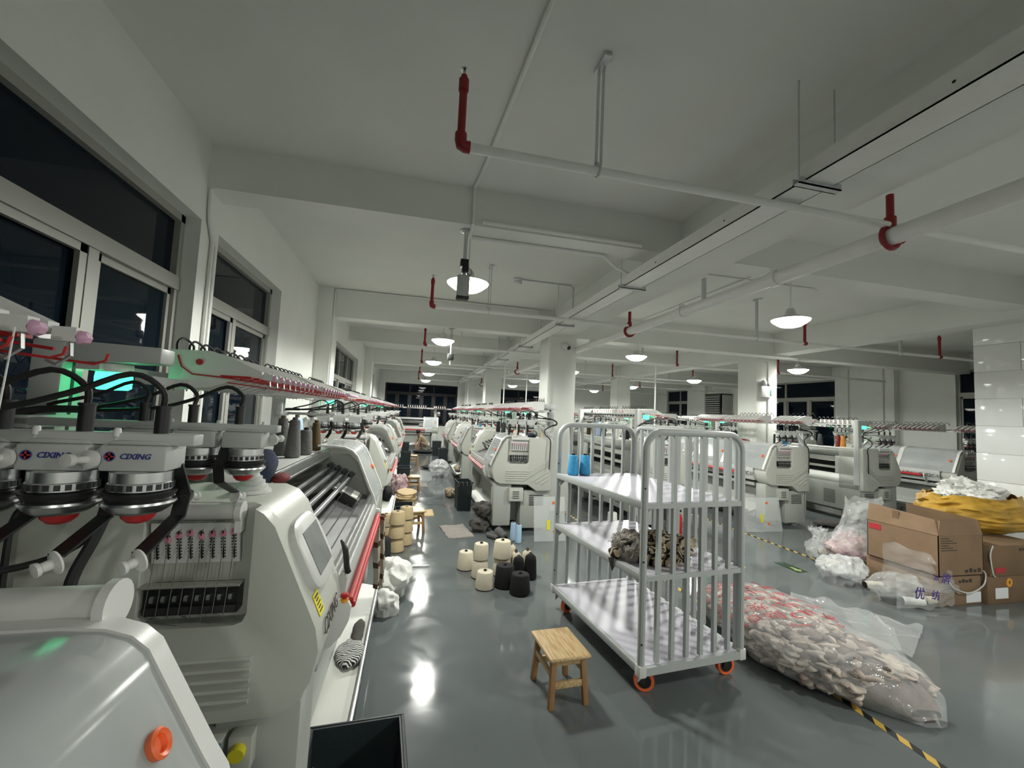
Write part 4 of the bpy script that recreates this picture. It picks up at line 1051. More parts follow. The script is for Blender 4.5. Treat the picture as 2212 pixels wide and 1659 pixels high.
table_cones(1.93, -1, 9.4, [(.25, .3, .045, .02, .2, 'whity'), (.38, .5, .045, .02, .2, 'bluey'), (.40, .9, .05, .02, .2, 'cream'), (.38, 1.4, .05, .04, .2, 'blacky')], 'the second middle-row machine')
table_cones(3.3, 1, 5.75, [(.12, .62, .04, .035, .22, 'blacky'), (.16, 1.05, .05, .04, .19, 'whity'), (.14, 1.55, .05, .05, .2, 'blacky'), (.12, 1.72, .045, .04, .26, 'ltblue'), (.2, 2.0, .05, .03, .18, 'pinkmix'), (.14, 2.2, .05, .045, .25, 'browny')], 'the rear-facing machine past the cart')
table_cones(6.37, -1, 5.75, [(.12, .35, .05, .045, .22, 'bluey'), (.25, .40, .05, .045, .2, 'blacky'), (.35, .25, .05, .045, .2, 'whity'), (.38, 1.9, .03, .02, .18, 'whity')], 'the machine facing the cart')
table_cones(7.55, 1, 5.8, [(.25, .55, .045, .03, .21, 'orgy'), (.32, .7, .045, .03, .22, 'redy'), (.3, 1.05, .05, .035, .22, 'chary')], 'the machine behind the plastic bags')
table_cones(10.56, -1, 5.8, [(.3, 2.2, .05, .05, .22, 'blacky'), (.25, 2.35, .05, .05, .22, 'cream')], 'the machine near the tiled partition')
table_cones(-1.09, 1, 5.1, [(.40, .55, .04, .034, .15, 'tan')], 'the second window-side machine')
table_cones(-.9, 0, 18.35, [(1.3, 0, .045, .035, .2, 'ltblue'), (1.9, 0, .045, .035, .2, 'blacky')], 'the machine across the far end') if False else None
# ================================================================== stools
def make_stool():
    r = empty('wooden_stool')
    MB().box(-.125, -.165, .252, .125, .165, .275).build('stool_seat', 'wood', r, .012, 3)
    for sx in (-1, 1):
        for sy in (-1, 1):
            mb = MB(); a = V(sx * .088, sy * .118, .253); b = V(sx * .105, sy * .138, 0); d = (a - b)
            mb.obox((a + b) / 2, V(.0155, 0, 0), V(0, .0155, 0), d / 2); mb.build('stool_leg', 'woodleg', r, .003)
    for sy in (-1, 1): MB().box(-.095, sy * .130 - .009, .10, .095, sy * .130 + .009, .135).build('stretcher', 'wood', r, .002)
    for sx in (-1, 1): MB().box(sx * .098 - .009, -.125, .155, sx * .098 + .009, .125, .185).build('stretcher', 'wood', r, .002)
    for sy in (-1, 1): MB().box(-.085, sy * .118 - .008, .215, .085, sy * .118 + .008, .253).build('apron', 'wood', r)
    return r
st0 = make_stool()
for i, (x, y, a, lb) in enumerate(((.925, 2.46, 4, 'small pine stool in the foreground beside the cart'), (.10, 5.93, 12, 'small pine stool beside the tan cone stacks'), (.10, 8.85, 2, 'small pine stool third along the aisle, in front of a dark crate'), (.09, 12.8, 0, 'small pine stool in front of the crouching person'))):
    o = st0 if i == 0 else copy_tree(st0); o.location = (x, y, 0); o.rotation_euler = (0, 0, math.radians(a)); tag(o, lb, 'stool', 'wooden stools')
# ================================================================== crates and bins
def crate(label, x, y, w_, d, h, rz=0, taper=.88, threads=False):
    r = empty('plastic_crate', (x, y, 0), rz); tag(r, label, 'crate', 'dark plastic crates')
    mb = MB(); t = .006
    def ring(s, z): return [(-w_ / 2 * s, -d / 2 * s, z), (w_ / 2 * s, -d / 2 * s, z), (w_ / 2 * s, d / 2 * s, z), (-w_ / 2 * s, d / 2 * s, z)]
    k = 1 - 2 * t / min(w_, d)
    vs = ring(taper, 0) + ring(1, h) + ring(k, h) + ring(taper * k, t)
    fs = [(3, 2, 1, 0), (15, 12, 13, 14)[::-1]]
    for i in range(4):
        j = (i + 1) % 4; fs += [(i, j, 4 + j, 4 + i), (4 + i, 4 + j, 8 + j, 8 + i), (8 + i, 8 + j, 12 + j, 12 + i)]
    mb.add(vs, fs); mb.build('crate_body', 'crate', r)
    q = MB(); e = .012
    for (x0, y0, x1, y1) in ((-w_ / 2 - e, -d / 2 - e, w_ / 2 + e, -d / 2), (-w_ / 2 - e, d / 2, w_ / 2 + e, d / 2 + e), (-w_ / 2 - e, -d / 2, -w_ / 2, d / 2), (w_ / 2, -d / 2, w_ / 2 + e, d / 2)): q.box(x0, y0, h - .018, x1, y1, h + .002)
    q.build('crate_rim', 'crate', r, .003)
    if threads:
        for i in range(4): MB().tube(bez([(-.12 + i * .07, -d / 2 + .01, h - .08), (-.115 + i * .07, -d / 2 - .005, h + .008), (-.11 + i * .07, -d / 2 - .016, h - .02), (-.09 + i * .06, -d / 2 - .01, h - .06)], 12), .0013, 4).build('loose_thread', 'whity', r)
    return r
crate('black plastic crate at the bottom edge, nearest the camera', -.125, 1.66, .345, .56, .30, math.radians(4))
crate('dark crate with loose threads over its rim between the cones and the folded tan cloth', -.05, 6.62, .27, .32, .19, 0, threads=True)
crate('tall dark crate behind the tan cloth pile', -.11, 9.05, .26, .42, .42, 0)
crate('tall dark crate farther along the window side of the aisle', -.12, 12.3, .28, .45, .42, 0)
crate('tall dark crate beside the crouching person', -.2, 15.6, .3, .5, .42, 0)
crate('tall dark bin in front of the first middle-row machine', .89, 7.15, .24, .36, .46, math.radians(3), threads=True)
crate('tall dark bin in front of the third middle-row machine', .93, 12.6, .26, .4, .5, 0)
crate('tall dark bin at the right of the crouching person', .90, 15.5, .3, .4, .5, 0)
# ================================================================== cloth, bags on the left side
def put(o, label, cat, group=None): return tag(o, label, cat, group)
FC = empty('folded_cloth', (-.03, 7.35, 0)); tag(FC, 'pile of folded tan knitted panels beside the dark crate', 'cloth')
for i in range(8): lump('knit_panel', (.02 * math.sin(i * 2.1), .02 * math.cos(i * 1.7), i * .030), (.15 + .01 * (i % 3), .27 + .012 * (i % 2), .019), 'tancloth', 300 + i, .10, 8, 44, 10, parent=FC, p=4.5)
put(lump('black_bag', (-.32, 6.85, .20), (.10, .19, .10), 'blkcloth', 4, .18, 6, p=2.6), 'black soft bag leaning between the machine and the tan cloth pile', 'bag')
put(lump('plastic_bag', (-.16, 8.25, 0), (.16, .2, .19), 'pinkmix', 8, .15, 5, 60, 30, p=2.5, ridge=.7), 'clear plastic bag of pink and lilac knit pieces in front of the tall crate', 'bag')
def flat_cloth(name, label, c, wx, wy, m, seed, rz=0, th=.012):
    mb = MB()
    def edge(u, v): 
        k = 1 + .06 * nz3((u * 3, v * 3, 0), 2, seed); return k
    def top(u, v):
        x = (u - .5) * wx * edge(v, 0); y = (v - .5) * wy * edge(u, 5); d = min(u, 1 - u, v, 1 - v)
        return (x, y, th + .010 * nz3((x, y, 0), 9, seed) + .006 * nz3((x, y, 1), 22, seed) if d > .001 else .001)
    mb.grid(top, 24, 24); o = mb.build(name, m, None, ang=80, loc=c, rot=(0, 0, rz))
    md = o.modifiers.new('t', 'SOLIDIFY'); md.thickness = .004; md.offset = -1
    return tag(o, label, 'cloth')
flat_cloth('floor_cloth', 'square tan knitted panel spread on the floor beyond the stool', (.25, 6.85, .002), .32, .42, 'tancloth', 2)
flat_cloth('floor_cloth', 'grey knitted panel dropped on the aisle floor', (.66, 5.82, .002), .36, .62, 'greycloth', 5, math.radians(8))
flat_cloth('floor_board', 'flat grey board on the floor behind the third stool', (.19, 9.4, .001), .42, .5, 'greycloth', 6)
put(lump('dark_cloth', (1.02, 5.92, .19), (.14, .16, .10), 'dkcloth', 12, .45, 5, 70, 34, ridge=.8), 'dark grey crumpled cloth hanging off the tray of the first middle-row machine', 'cloth')
put(lump('dark_cloth', (.98, 5.80, 0), (.13, .12, .09), 'dkcloth', 13, .45, 5, 70, 34, ridge=.8), 'dark crumpled cloth on the floor under the machine tray', 'cloth')
put(lump('striped_cloth', (.78, 8.15, 0), (.11, .20, .08), 'tiger', 14, .2, 9, p=2.5, ridge=.3), 'beige and black striped knit roll on the floor beside the bin', 'cloth')
put(lump('striped_cloth', (1.10, 10.2, .205), (.07, .3, .06), 'tiger', 15, .2, 9, ridge=.3), 'beige and black striped strip on the tray of the second middle-row machine', 'cloth')
put(lump('plastic_bag', (.72, 10.6, 0), (.24, .42, .20), 'filmw', 16, .15, 3.0, 80, 40, ridge=.6), 'white crumpled plastic bag on the aisle floor by the second middle-row machine', 'bag')
put(lump('black_cloth', (.62, 12.1, 0), (.30, .30, .035), 'blkcloth', 17, .2, 5), 'flat black bag lying on the aisle floor', 'bag')
# white bags under the red bar of the open machine
put(lump('white_bag', (-.10, 3.95, 0), (.17, .26, .155), 'wcloth', 20, .42, 3.6, 90, 44, ridge=.75), 'larger white woven bag on the floor beneath the red stop bar', 'bag')
put(lump('white_bag', (-.115, 3.56, 0), (.10, .12, .09), 'wcloth', 21, .42, 5, 70, 36, ridge=.75), 'smaller white cloth bag slumped at the tray rim under the stop bar', 'bag')
# striped cloths hanging from the red bar
def hang_cloth(label, x, y, z0, z1, wy, m, seed):
    mb = MB()
    def fn(u, v): return ((.018 * math.sin(u * 9 + seed) + .01 * nz3((u * 3, v * 2, 0), 2, seed)) + .02 * v, (u - .5) * wy * (1 + .1 * v), -v * (z1 - z0))
    mb.grid(fn, 20, 22); o = mb.build('hanging_cloth', m, None, ang=80, loc=(x, y, z1))
    md = o.modifiers.new('t', 'SOLIDIFY'); md.thickness = .004
    return tag(o, label, 'cloth')
hang_cloth('beige knit strip with brown bands hanging from the far end of the red stop bar', -.175, 3.36, .30, .80, .12, 'brownst', 1)
hang_cloth('second beige knit strip with brown bands hanging behind the red stop bar', -.20, 3.22, .34, .78, .09, 'brownst', 2)
# black and white striped fabric on the tray
put(lump('striped_cloth', (-.265, 2.62, .195), (.075, .13, .03), 'zebra', 25, .2, 12, 32, 14, p=2.6, ridge=.3), 'black and white striped knit lying on the machine tray', 'cloth')
put(lump('dark_cloth', (-.245, 2.84, .195), (.035, .16, .03), 'dkcloth', 26, .2, 12, p=2.4), 'narrow black rag beside the striped knit on the machine tray', 'cloth')
# sock behind the feeders
put(lump('patterned_sock', (-.60, 1.98, TZ), (.06, .12, .07), 'navycloth', 28, .25, 9), 'dark blue knitted sock on the machine table behind the feeders', 'sock')
put(lump('patterned_sock', (-.535, 2.03, TZ), (.035, .07, .02), 'redy', 29, .2, 12), 'red patterned sock tip on the machine table', 'sock')
put(lump('dark_cloth', (1.70, 6.02, TZ), (.08, .16, .035), 'navycloth', 30, .2, 9), 'dark navy cloth lying on the first middle-row machine table', 'cloth')
put(lump('maroon_cloth', (6.05, 7.0, TZ), (.10, .36, .04), 'redy', 31, .25, 6), 'maroon cloth lying on the machine facing the cart', 'cloth')
# bottles between the feeders of the second window-side machine
for i, y in enumerate((5.18, 5.22)):
    o = MB().lathe([(.03, 0), (.033, .005), (.033, .10), (.02, .13), (.012, .15), (.012, .17), (.004, .19)], n=16).build('oil_bottle', 'cream', None, loc=(-.72 + i * .17, y, 1.28)); tag(o, 'cream plastic oil bottle on the second window-side machine, %s' % ('left' if i == 0 else 'right'), 'bottle', 'oil bottles')
# ================================================================== fabric bundle on the cart
p = on_cart(.27, .20, SH[1])
put(lump('knit_bundle', p, (.24, .145, .085), 'tiger', 33, .18, 9, 90, 40, p=2.6, ridge=.9, rz=math.radians(6)), 'tied bundle of beige and black striped knit pieces on the middle cart shelf', 'cloth')
p = on_cart(.10, .27, SH[1])
fr_ = MB(); rnd = random.Random(5)
for i in range(260):
    a = rnd.uniform(0, 2 * PI); b_ = rnd.uniform(-.1, 1.2); q = V(.11 * math.cos(a) * math.cos(b_), .13 * math.sin(a) * math.cos(b_), .085 + .08 * math.sin(b_))
    q2 = q + V(rnd.uniform(-.03, .03), rnd.uniform(-.03, .03), rnd.uniform(-.03, .02)); q3 = q2 + V(rnd.uniform(-.02, .02), rnd.uniform(-.02, .02), -.015)
    if q3.z > .004: fr_.tube([q, q2, q3], .0016, 3, i % 2)
o = lump('frayed_yarn', p, (.105, .13, .085), 'greycloth', 35, .3, 14, 40, 20, ridge=.5); f2 = fr_.build('frayed_ends', ['cream', 'ink'], o); f2['kind'] = 'stuff'
tag(o, 'frayed grey yarn ends at the left side of the striped bundle on the cart', 'cloth')
p = on_cart(.01, .30, SH[1])
put(lump('knit_tuft', p, (.055, .05, .035), 'tiger', 36, .25, 14), 'small striped knit tuft hanging over the cart shelf edge', 'cloth')
o = MB().prism([(-.028, 0), (.028, 0), (.02, -.05), (.0, -.085), (-.012, -.05)], -.003, .003).build('dark_tag', 'dkcloth', None, loc=on_cart(-.028, .28, SH[1]) + V(0, 0, .012)); tag(o, 'dark rag corner dangling below the striped tuft on the cart', 'cloth')
# ================================================================== big wool bag in the foreground right
BT = [(0, (2.92, 3.42), .25, .15), (.15, (2.80, 3.18), .36, .24), (.38, (2.72, 2.78), .41, .285), (.58, (2.68, 2.44), .40, .30), (.74, (2.70, 2.22), .36, .29), (.86, (2.77, 2.06), .30, .24), (.95, (2.84, 1.93), .20, .15), (1, (2.88, 1.84), .07, .04)]
def binterp(t):
    for (a, ca, wa, ha), (b, cb, wb, hb) in zip(BT[:-1], BT[1:]):
        if t <= b:
            k = (t - a) / (b - a); return (ca[0] + (cb[0] - ca[0]) * k, ca[1] + (cb[1] - ca[1]) * k), wa + (wb - wa) * k, ha + (hb - ha) * k
    return BT[-1][1:]
def bag_pt(t, a, s=1.0, amp=.10, f=5, sd=40, rid=.10):
    c, w_, h_ = binterp(min(1, max(0, t)))
    ca, sa = math.cos(a), math.sin(a)
    x = math.copysign(abs(ca) ** .75, ca) * w_ * s; z = h_ / 2 + math.copysign(abs(sa) ** .85, sa) * h_ / 2 * s
    n = nz3((x, t * 1.8, z), f, sd); r_ = abs(nz3((x * .6, t * 1.2, z * .6), f * 1.9, sd + 3)) - .2
    k = 1 + amp * n + rid * r_
    z = max(.002, (z - h_ * .25) * k + h_ * .25)
    return V(c[0] + x * k * .985, c[1] - x * k * .17, z)
WB = empty('wool_bag', (2.75, 2.7, 0)); tag(WB, 'large clear plastic bag of pink-beige wool pieces with red lettering, lying on the floor', 'bag')
OFF = V(2.75, 2.7, 0)
wc = MB().grid(lambda u, v: bag_pt(.01 + v * .97, 2 * PI * u, .72, .10, 9, 50, .1) - OFF, 48, 48, m=2, wrap=True)  # dark inner layer paints the shade in the crevices between the wool pieces
rnd = random.Random(11)
for i in range(620):
    t_, a_ = rnd.uniform(.02, .90), rnd.uniform(math.radians(-10), math.radians(215)); c_ = bag_pt(t_, a_, .82, .10, 5, 40, .05) - OFF - V(0, 0, .07 * binterp(t_)[2])
    R_ = Matrix.Rotation(rnd.uniform(0, PI), 3, 'Z') @ Matrix.Rotation(rnd.uniform(-.6, .6), 3, 'X'); sx, sy, sz = rnd.uniform(.04, .085), rnd.uniform(.028, .05), rnd.uniform(.012, .024)
    def bl(u, v):
        a = 2 * PI * u; b = -PI / 2 + PI * v; q = R_ @ V(sx * math.cos(b) * math.cos(a), sy * math.cos(b) * math.sin(a), sz * math.sin(b)); q = q * (1 + .4 * nz3(q, 16, i) + .25 * nz3(q, 40, i)) + c_
        q.z = max(.006, q.z); return q
    wc.grid(bl, 12, 7, m=(0, 1, 0, 2, 1)[i % 5], wrap=True)
wo = wc.build('wool_contents', ['wool', 'wool2', 'wool3'], WB, ang=80); wo['kind'] = 'stuff'
bm_ = MB().grid(lambda u, v: bag_pt(v, 2 * PI * u, 1.04, .10, 5, 40, .12) - OFF, 80, 90, wrap=True).build('plastic_film', 'film', WB, ang=80)
def loose(u, v):
    a = V(2.98, 2.44, .34).lerp(V(2.90, 1.83, .01), v); b = V(3.08, 2.32, .36).lerp(V(3.14, 2.06, .05), v * 1.0)
    m_ = V(3.10, 2.16, .42)
    q = a.lerp(b, u) + (m_ - (a + b) / 2) * (math.sin(PI * min(1, u)) * .25 + u * (1 - abs(2 * v - .6)) * .35)
    q += V(.02, .02, .035) * nz3((u * 2, v * 2, 0), 3, 61); q.z = max(.004, q.z); return q - OFF
MB().grid(loose, 20, 24).build('loose_film', 'film', WB, ang=80)
def bag_text(txt, t, a0):
    """a column of red printed characters running down the side of the bag"""
    for k, ch in enumerate(txt):
        me = text_mesh(ch, 1.0, extrude=0.0); me.materials.clear(); me.materials.append(M['redink'])
        for v in me.vertices: v.co = bag_pt(t + v.co.x * .062, a0 + math.radians(k * 23.0) - v.co.y * .36, 1.085, .10, 5, 40, .12) - OFF
        me.name = 'bag_lettering'; link('bag_lettering', me, WB)
for i, t in enumerate((.02, .105, .19, .275, .36, .445, .53)):
    bag_text('\u7f8a\u6bdb\u6df7\u7eba\u7eb1', t, math.radians(62 + (i * 37) % 13))
bag_text('\u4ea7\u54c1', .63, math.radians(80))
# crumpled clear film on the floor behind the bag
mb = MB(); mb.grid(lambda u, v: V((u - .5) * .75 * (1 - .3 * v), (v - .5) * .9, max(.002, .022 + .045 * nz3((u * 3, v * 3, 0), 2.2, 70) + .02 * nz3((u * 9, v * 9, 0), 2, 71))), 30, 30)
o = mb.build('film_sheet', 'film', None, ang=80, loc=(3.62, 2.95, 0), rot=(0, 0, .5)); tag(o, 'crumpled sheet of clear plastic film on the floor behind the wool bag', 'plastic film')
# ================================================================== boxes at the right
def carton(label, x0, x1, y0, y1, z0, z1, m='card'):
    r = empty('cardboard_box', ((x0 + x1) / 2, (y0 + y1) / 2, z0)); tag(r, label, 'box', 'cardboard boxes')
    w_, d, h_ = (x1 - x0) / 2, (y1 - y0) / 2, z1 - z0
    MB().box(-w_, -d, 0, w_, d, h_).build('box_body', m, r, .006)
    return r, w_, d, h_
r, w_, d, h_ = carton('closed cardboard box at the bottom left of the stack, with white paper', 4.87, 5.40, 3.06, 3.72, 0, .27)
MB().box(w_ - .20, -d - .003, .02, w_ - .01, -d - .001, .115).build('paper_sheet', 'paper', r)
for i in range(5): MB().box(-w_ + .04, -d - .003, .245 - i * .024, -w_ + .17 - (i % 2) * .04, -d - .001, .251 - i * .024).build('box_print', 'ink', r)
for i in range(4): MB().box(-w_ + .24 + i * .045, -d - .003, .205, -w_ + .27 + i * .045, -d - .001, .228 + (i % 2) * .010).build('box_print', 'ink', r)
r, w_, d, h_ = carton('closed cardboard box at the bottom right of the stack, with white paper', 5.43, 6.10, 3.03, 3.65, 0, .26, 'card_d')
MB().box(-w_ + .10, -d - .003, .05, -w_ + .27, -d - .001, .15).build('paper_sheet', 'paper', r)
MB().cyl((-w_ + .29, -d - .003, .195), (-w_ + .29, -d - .001, .195), .042, n=20).build('orange_disc', 'amber', r)
text('box_lettering', '4', .06, 'ink', (-w_ + .29, -d - .0035, .195), (1, 0, 0), (0, 0, 1), r)
r, w_, d, h_ = carton('closed cardboard box stacked on the right, beneath the yellow sack', 5.46, 6.25, 3.02, 3.62, .262, .55, 'card_d')
MB().tube(bez([(-w_ + .03, -d - .005, .29), (-w_ - .01, -d - .006, .2), (-w_ + .02, -d - .006, .03), (-w_ + .05, -d - .005, .0)], 12), .006, 6).build('packing_strap', 'white', r)
MB().box(-w_ + .06, -d - .003, .03, -w_ + .19, -d - .001, .08).build('box_print', 'redink', r)
for i in range(4): MB().box(.0 + i * .05, -d - .003, .235, .035 + i * .05, -d - .001, .26).build('box_print', 'ink', r)
# large open carton on top
r = empty('open_carton', (5.135, 3.37, .272)); tag(r, 'large open cardboard box with raised flaps on top of the stack', 'box', 'cardboard boxes')
mb = MB(); W_, D_, H_ = .285, .32, .375
mb.box(-W_, -D_, 0, W_, D_, .006)
for q_ in ((-W_, -D_, -W_ + .006, D_), (W_ - .006, -D_, W_, D_), (-W_, -D_, W_, -D_ + .006), (-W_, D_ - .006, W_, D_)): mb.box(q_[0], q_[1], 0, q_[2], q_[3], H_)
mb.build('box_body', 'card', r)
def flap(pts, m, name='box_flap'):
    mb = MB(); n = len(pts); P = [Vector(p_) for p_ in pts]; nn = (P[1] - P[0]).cross(P[2] - P[0]).normalized() * .003
    mb.add([p_ + nn for p_ in P] + [p_ - nn for p_ in P], [tuple(range(n)), tuple(range(2 * n - 1, n - 1, -1))] + [((i + 1) % n, i, n + i, n + (i + 1) % n) for i in range(n)])
    return mb.build(name, m, r)
flap([(-W_, D_, H_), (-W_, -D_, H_), (-W_ + .03, -D_ + .0, H_ + .135), (-W_ + .03, D_, H_ + .175)], 'card')
flap([(-W_, -D_, H_), (W_, -D_, H_ - .0), (W_ - .13, -D_ + .03, H_ + .15), (-W_ + .0, -D_ + .03, H_ + .145)], 'card')
flap([(W_, -D_, H_), (W_, D_, H_), (W_ - .02, D_, H_ + .17), (W_ - .02, -D_ + .02, H_ + .14)], 'card_d')
MB().box(-W_ - .003, D_ - .14, H_ - .085, -W_ - .001, D_ - .02, H_ - .03).build('box_print', 'redink', r)
MB().box(-W_ + .012, .02, H_ + .0, -W_ + .016, .08, H_ + .15).build('packing_tape', 'card_d', r)
for i in range(6): MB().box(-W_ + .03, -D_ - .003, H_ - .03 - i * .022, -W_ + .13 + (i % 3) * .05, -D_ - .001, H_ - .024 - i * .022).build('box_print', 'ink', r)
for i in range(4): MB().box(W_ - .24 + i * .055, -D_ - .003, .03, W_ - .205 + i * .055, -D_ - .001, .055 + (i % 2) * .012).build('box_print', 'ink', r)
MB().tube(bez([(-.20, -D_ - .012, -.02), (-.14, -D_ - .03, -.10), (.05, -D_ - .03, -.145), (.24, -D_ - .02, -.09), (.29, -D_ - .012, .0), (.27, -D_ - .008, .04)], 24), .006, 6).build('packing_strap', 'white', r)
# yellow woven sack with white sheets
SX, SY, SZ = 6.28, 3.62, .555
SK = empty('woven_sack', (SX, SY, SZ)); tag(SK, 'open yellow woven sack stuffed with white sheets on top of the boxes', 'sack')
def sk(u, v):
    a = 2 * PI * u; k = 1 + .10 * nz3((math.cos(a), math.sin(a), v * 2), 2.0, 80) + .10 * nz3((math.cos(a) * 2, math.sin(a) * 2, v * 6), 2.2, 81)
    PR_ = (.46, .64, .68, .66, .60, .52)
    rr = PR_[min(5, int(v * 5))]; f = v * 5 - int(v * 5); r2 = PR_[min(5, int(v * 5) + 1)]
    R_ = (rr + (r2 - rr) * f) * k
    return V(R_ * math.cos(a), R_ * .60 * math.sin(a), .38 * v - .07 * (1 - v) * 0 + .04 * nz3((math.cos(a) * 2, math.sin(a) * 2, 0), 2, 82) * (v > .5))
MB().grid(sk, 64, 30, wrap=True).build('sack_cloth', 'sack', SK, ang=80)
for i, (x, y, z, rx, ry, rz_) in enumerate(((-.12, -.10, .24, .26, .16, .07), (.2, .02, .26, .30, .18, .08), (.02, .12, .27, .26, .14, .11), (-.24, .08, .25, .18, .12, .06))):
    o = lump('crumpled_sheet', (SX + x, SY + y, SZ + z + .05), (rx, ry, rz_), 'wcloth', 84 + i, .3, 6, 70, 34, ridge=1.3); tag(o, ['front white sheet', 'right white sheet', 'rear white sheet', 'left white sheet'][i] + ' sticking out of the yellow woven sack', 'sheet', 'sheets in the sack')
# plastic bags with cones left of the boxes
def pbag(label, c, r, seed, m='film', top=None, spread=.55):
    root = empty('plastic_bag', c); tag(root, label, 'bag', 'plastic bags by the boxes')
    o = lump('bag_film', (0, 0, 0), r, m, seed, .14, 4.0, 90, 44, parent=root, ridge=.6)
    if top:
        def fl_(u, v):
            a = 2 * PI * u; k = 1 - .9 * v + 1.0 * v * v; q = V(r[0] * spread * k * math.cos(a) * (1 + .3 * nz3((math.cos(a), math.sin(a), v), 2, seed)), r[1] * .5 * k * math.sin(a), r[2] * 1.5 + v * top[2])
            return q + V(top[0], top[1], 0) * v + V(.06, .04, .05) * nz3((math.cos(a), math.sin(a), v * 3), 2.5, seed + 3)
        MB().grid(fl_, 40, 20, wrap=True).build('gathered_top', m, root, ang=80)
    return root
pbag('tall clear plastic bag of mixed yarn standing behind the open box', (5.12, 4.10, 0), (.27, .26, .22), 90, top=(.22, .0, .44), spread=.8)
put(lump('mixed_yarn', (5.12, 4.10, .004), (.22, .2, .19), 'pinkmix', 91, .3, 8, 40, 20, ridge=.4), 'pink and cream yarn remnants inside the tall clear bag', 'yarn')
pbag('small clear handle bag with spools at the left of the bag heap', (4.92, 4.30, 0), (.16, .17, .12), 92, 'film', top=(-.03, .0, .20))
pbag('milky plastic bag in front of the tall bag', (4.52, 3.70, 0), (.25, .2, .14), 94, 'filmw')
fb = pbag('clear plastic bag with purple lettering in front of the open box', (4.58, 3.20, 0), (.28, .17, .14), 96, 'film')
def purple_film(u, v):
    q = V(-.20 + u * .72, .0 - .17 * u + .04 * math.sin(u * 7), .14 + v * (.42 - .20 * u)); return q + V(.03, .04, .04) * nz3((u * 3, v * 3, 0), 1.8, 97) + V(.05 * v, .03 * v, 0)
MB().grid(purple_film, 36, 24).build('upright_film', 'film', fb, ang=80)
def purple_front(u, v):
    q = V(-.22 + u * .66, -.13 - .05 * math.sin(PI * u) - .03 * u, .02 + v * .26); return q + V(.02, .02, .02) * nz3((u * 4, v * 3, 5), 1.8, 98)
MB().grid(purple_front, 30, 16).build('front_film', 'film', fb, ang=80)
for ch, x, y, z, s_ in (('\u724c', .22, -.235, .285, .095), ('\u4f18', -.10, -.235, .17, .11), ('\u7eba', .09, -.235, .145, .09), ('\u54c1', .10, -.235, .30, .05)):
    text('bag_lettering', ch, s_, 'purple', (x, y, z), (1, -.08, -.12), (.12, 0, 1), fb, bold=True)
G = 'spools in the plastic bags'
for i, (x, y, z, a, m) in enumerate(((4.84, 4.18, .04, 20, 'cream'), (4.96, 4.16, .05, -30, 'pinkmix'), (4.92, 4.33, .10, 50, 'cream'), (4.56, 3.50, .04, 75, 'cream'), (4.50, 3.12, .05, 60, 'whity'), (4.66, 3.10, .05, 80, 'cream'))):
    cone('spool lying in a plastic bag, ' + ('leftmost in the handle bag', 'pink one in the handle bag', 'upper one in the handle bag', 'under the milky bag', 'left one in the purple-lettered bag', 'right one in the purple-lettered bag')[i], (x, y, z), .036, .03, .17, m, group=G, lying=(math.radians(86), 0, math.radians(a)))
# clear plastic boards leaning on machine ends
def pboard(label, x, y, w_, h_, lean, rz=0):
    r = empty('plastic_board', (x, y, 0), rz); tag(r, label, 'plastic board', 'clear plastic boards')
    MB().obox((0, h_ / 2 * math.sin(lean), h_ / 2 * math.cos(lean) + .004), (w_ / 2, 0, 0), (0, .003 * math.cos(lean), -.003 * math.sin(lean)), (0, h_ / 2 * math.sin(lean), h_ / 2 * math.cos(lean))).build('board_sheet', 'clear', r)
    for z in (.12, h_ - .08): MB().lathe([(.002, 0), (.02, 0), (.02, .006), (.002, .007)], (w_ * .14, z * math.sin(lean) - .003, z), 14, ax=(0, -1, 0)).build('grip_dot', 'orange', r)
    MB().obox((-.02, .18 * math.sin(lean) - .004, .2), (.022, 0, 0), (0, .001, 0), (0, .06 * math.sin(lean), .06)).build('yellow_label', 'yellow', r)
pboard('clear plastic cover board leaning on the end of the machine facing the cart', 5.26, 5.50, .66, .50, .16)
pboard('clear plastic cover board leaning on the end of the first middle-row machine', 1.80, 5.28, .42, .55, .18)
# rags on the floor by the right-hand machines
put(lump('rag_heap', (6.75, 5.75, 0), (.25, .16, .05), 'dkcloth', 99, .3, 7, ridge=.4), 'small heap of dark scraps on the floor by the right-hand machines', 'cloth')
# bit of white plastic on aisle floor
put(lump('plastic_scrap', (.12, 4.55, 0), (.13, .03, .012), 'filmw', 100, .3, 14), 'small strip of clear plastic on the floor beside the charcoal cone', 'plastic scrap')
# red fire extinguisher glimpsed through the cart
r = empty('fire_extinguisher', (3.72, 5.4, 0)); tag(r, 'red fire extinguisher on the floor seen through the cart bars', 'fire extinguisher')
MB().lathe([(.05, 0), (.055, .01), (.055, .26), (.04, .30), (.018, .32), (.018, .34)], n=20).build('cylinder', 'red', r); MB().box(-.02, -.05, .34, .02, .04, .37).build('handle', 'black', r, .004)
# ================================================================== crouching person
PR = empty('person', (.36, 16.75, 0)); tag(PR, 'person in khaki shirt and brown trousers crouching at the far end of the aisle', 'person')
def skin(name, verts, edges, m, lvl=1):
    me = bpy.data.meshes.new(name); me.from_pydata([v[:3] for v in verts], edges, []); me.materials.append(M[m])
    o = link(name, me, PR); md = o.modifiers.new('s', 'SKIN')
    for i, v in enumerate(verts): me.skin_vertices[0].data[i].radius = (v[3], v[3] * (v[4] if len(v) > 4 else 1)); me.skin_vertices[0].data[i].use_root = (i == 0)
    sb = o.modifiers.new('u', 'SUBSURF'); sb.levels = lvl; sb.render_levels = lvl
    md.use_smooth_shade = True; return o
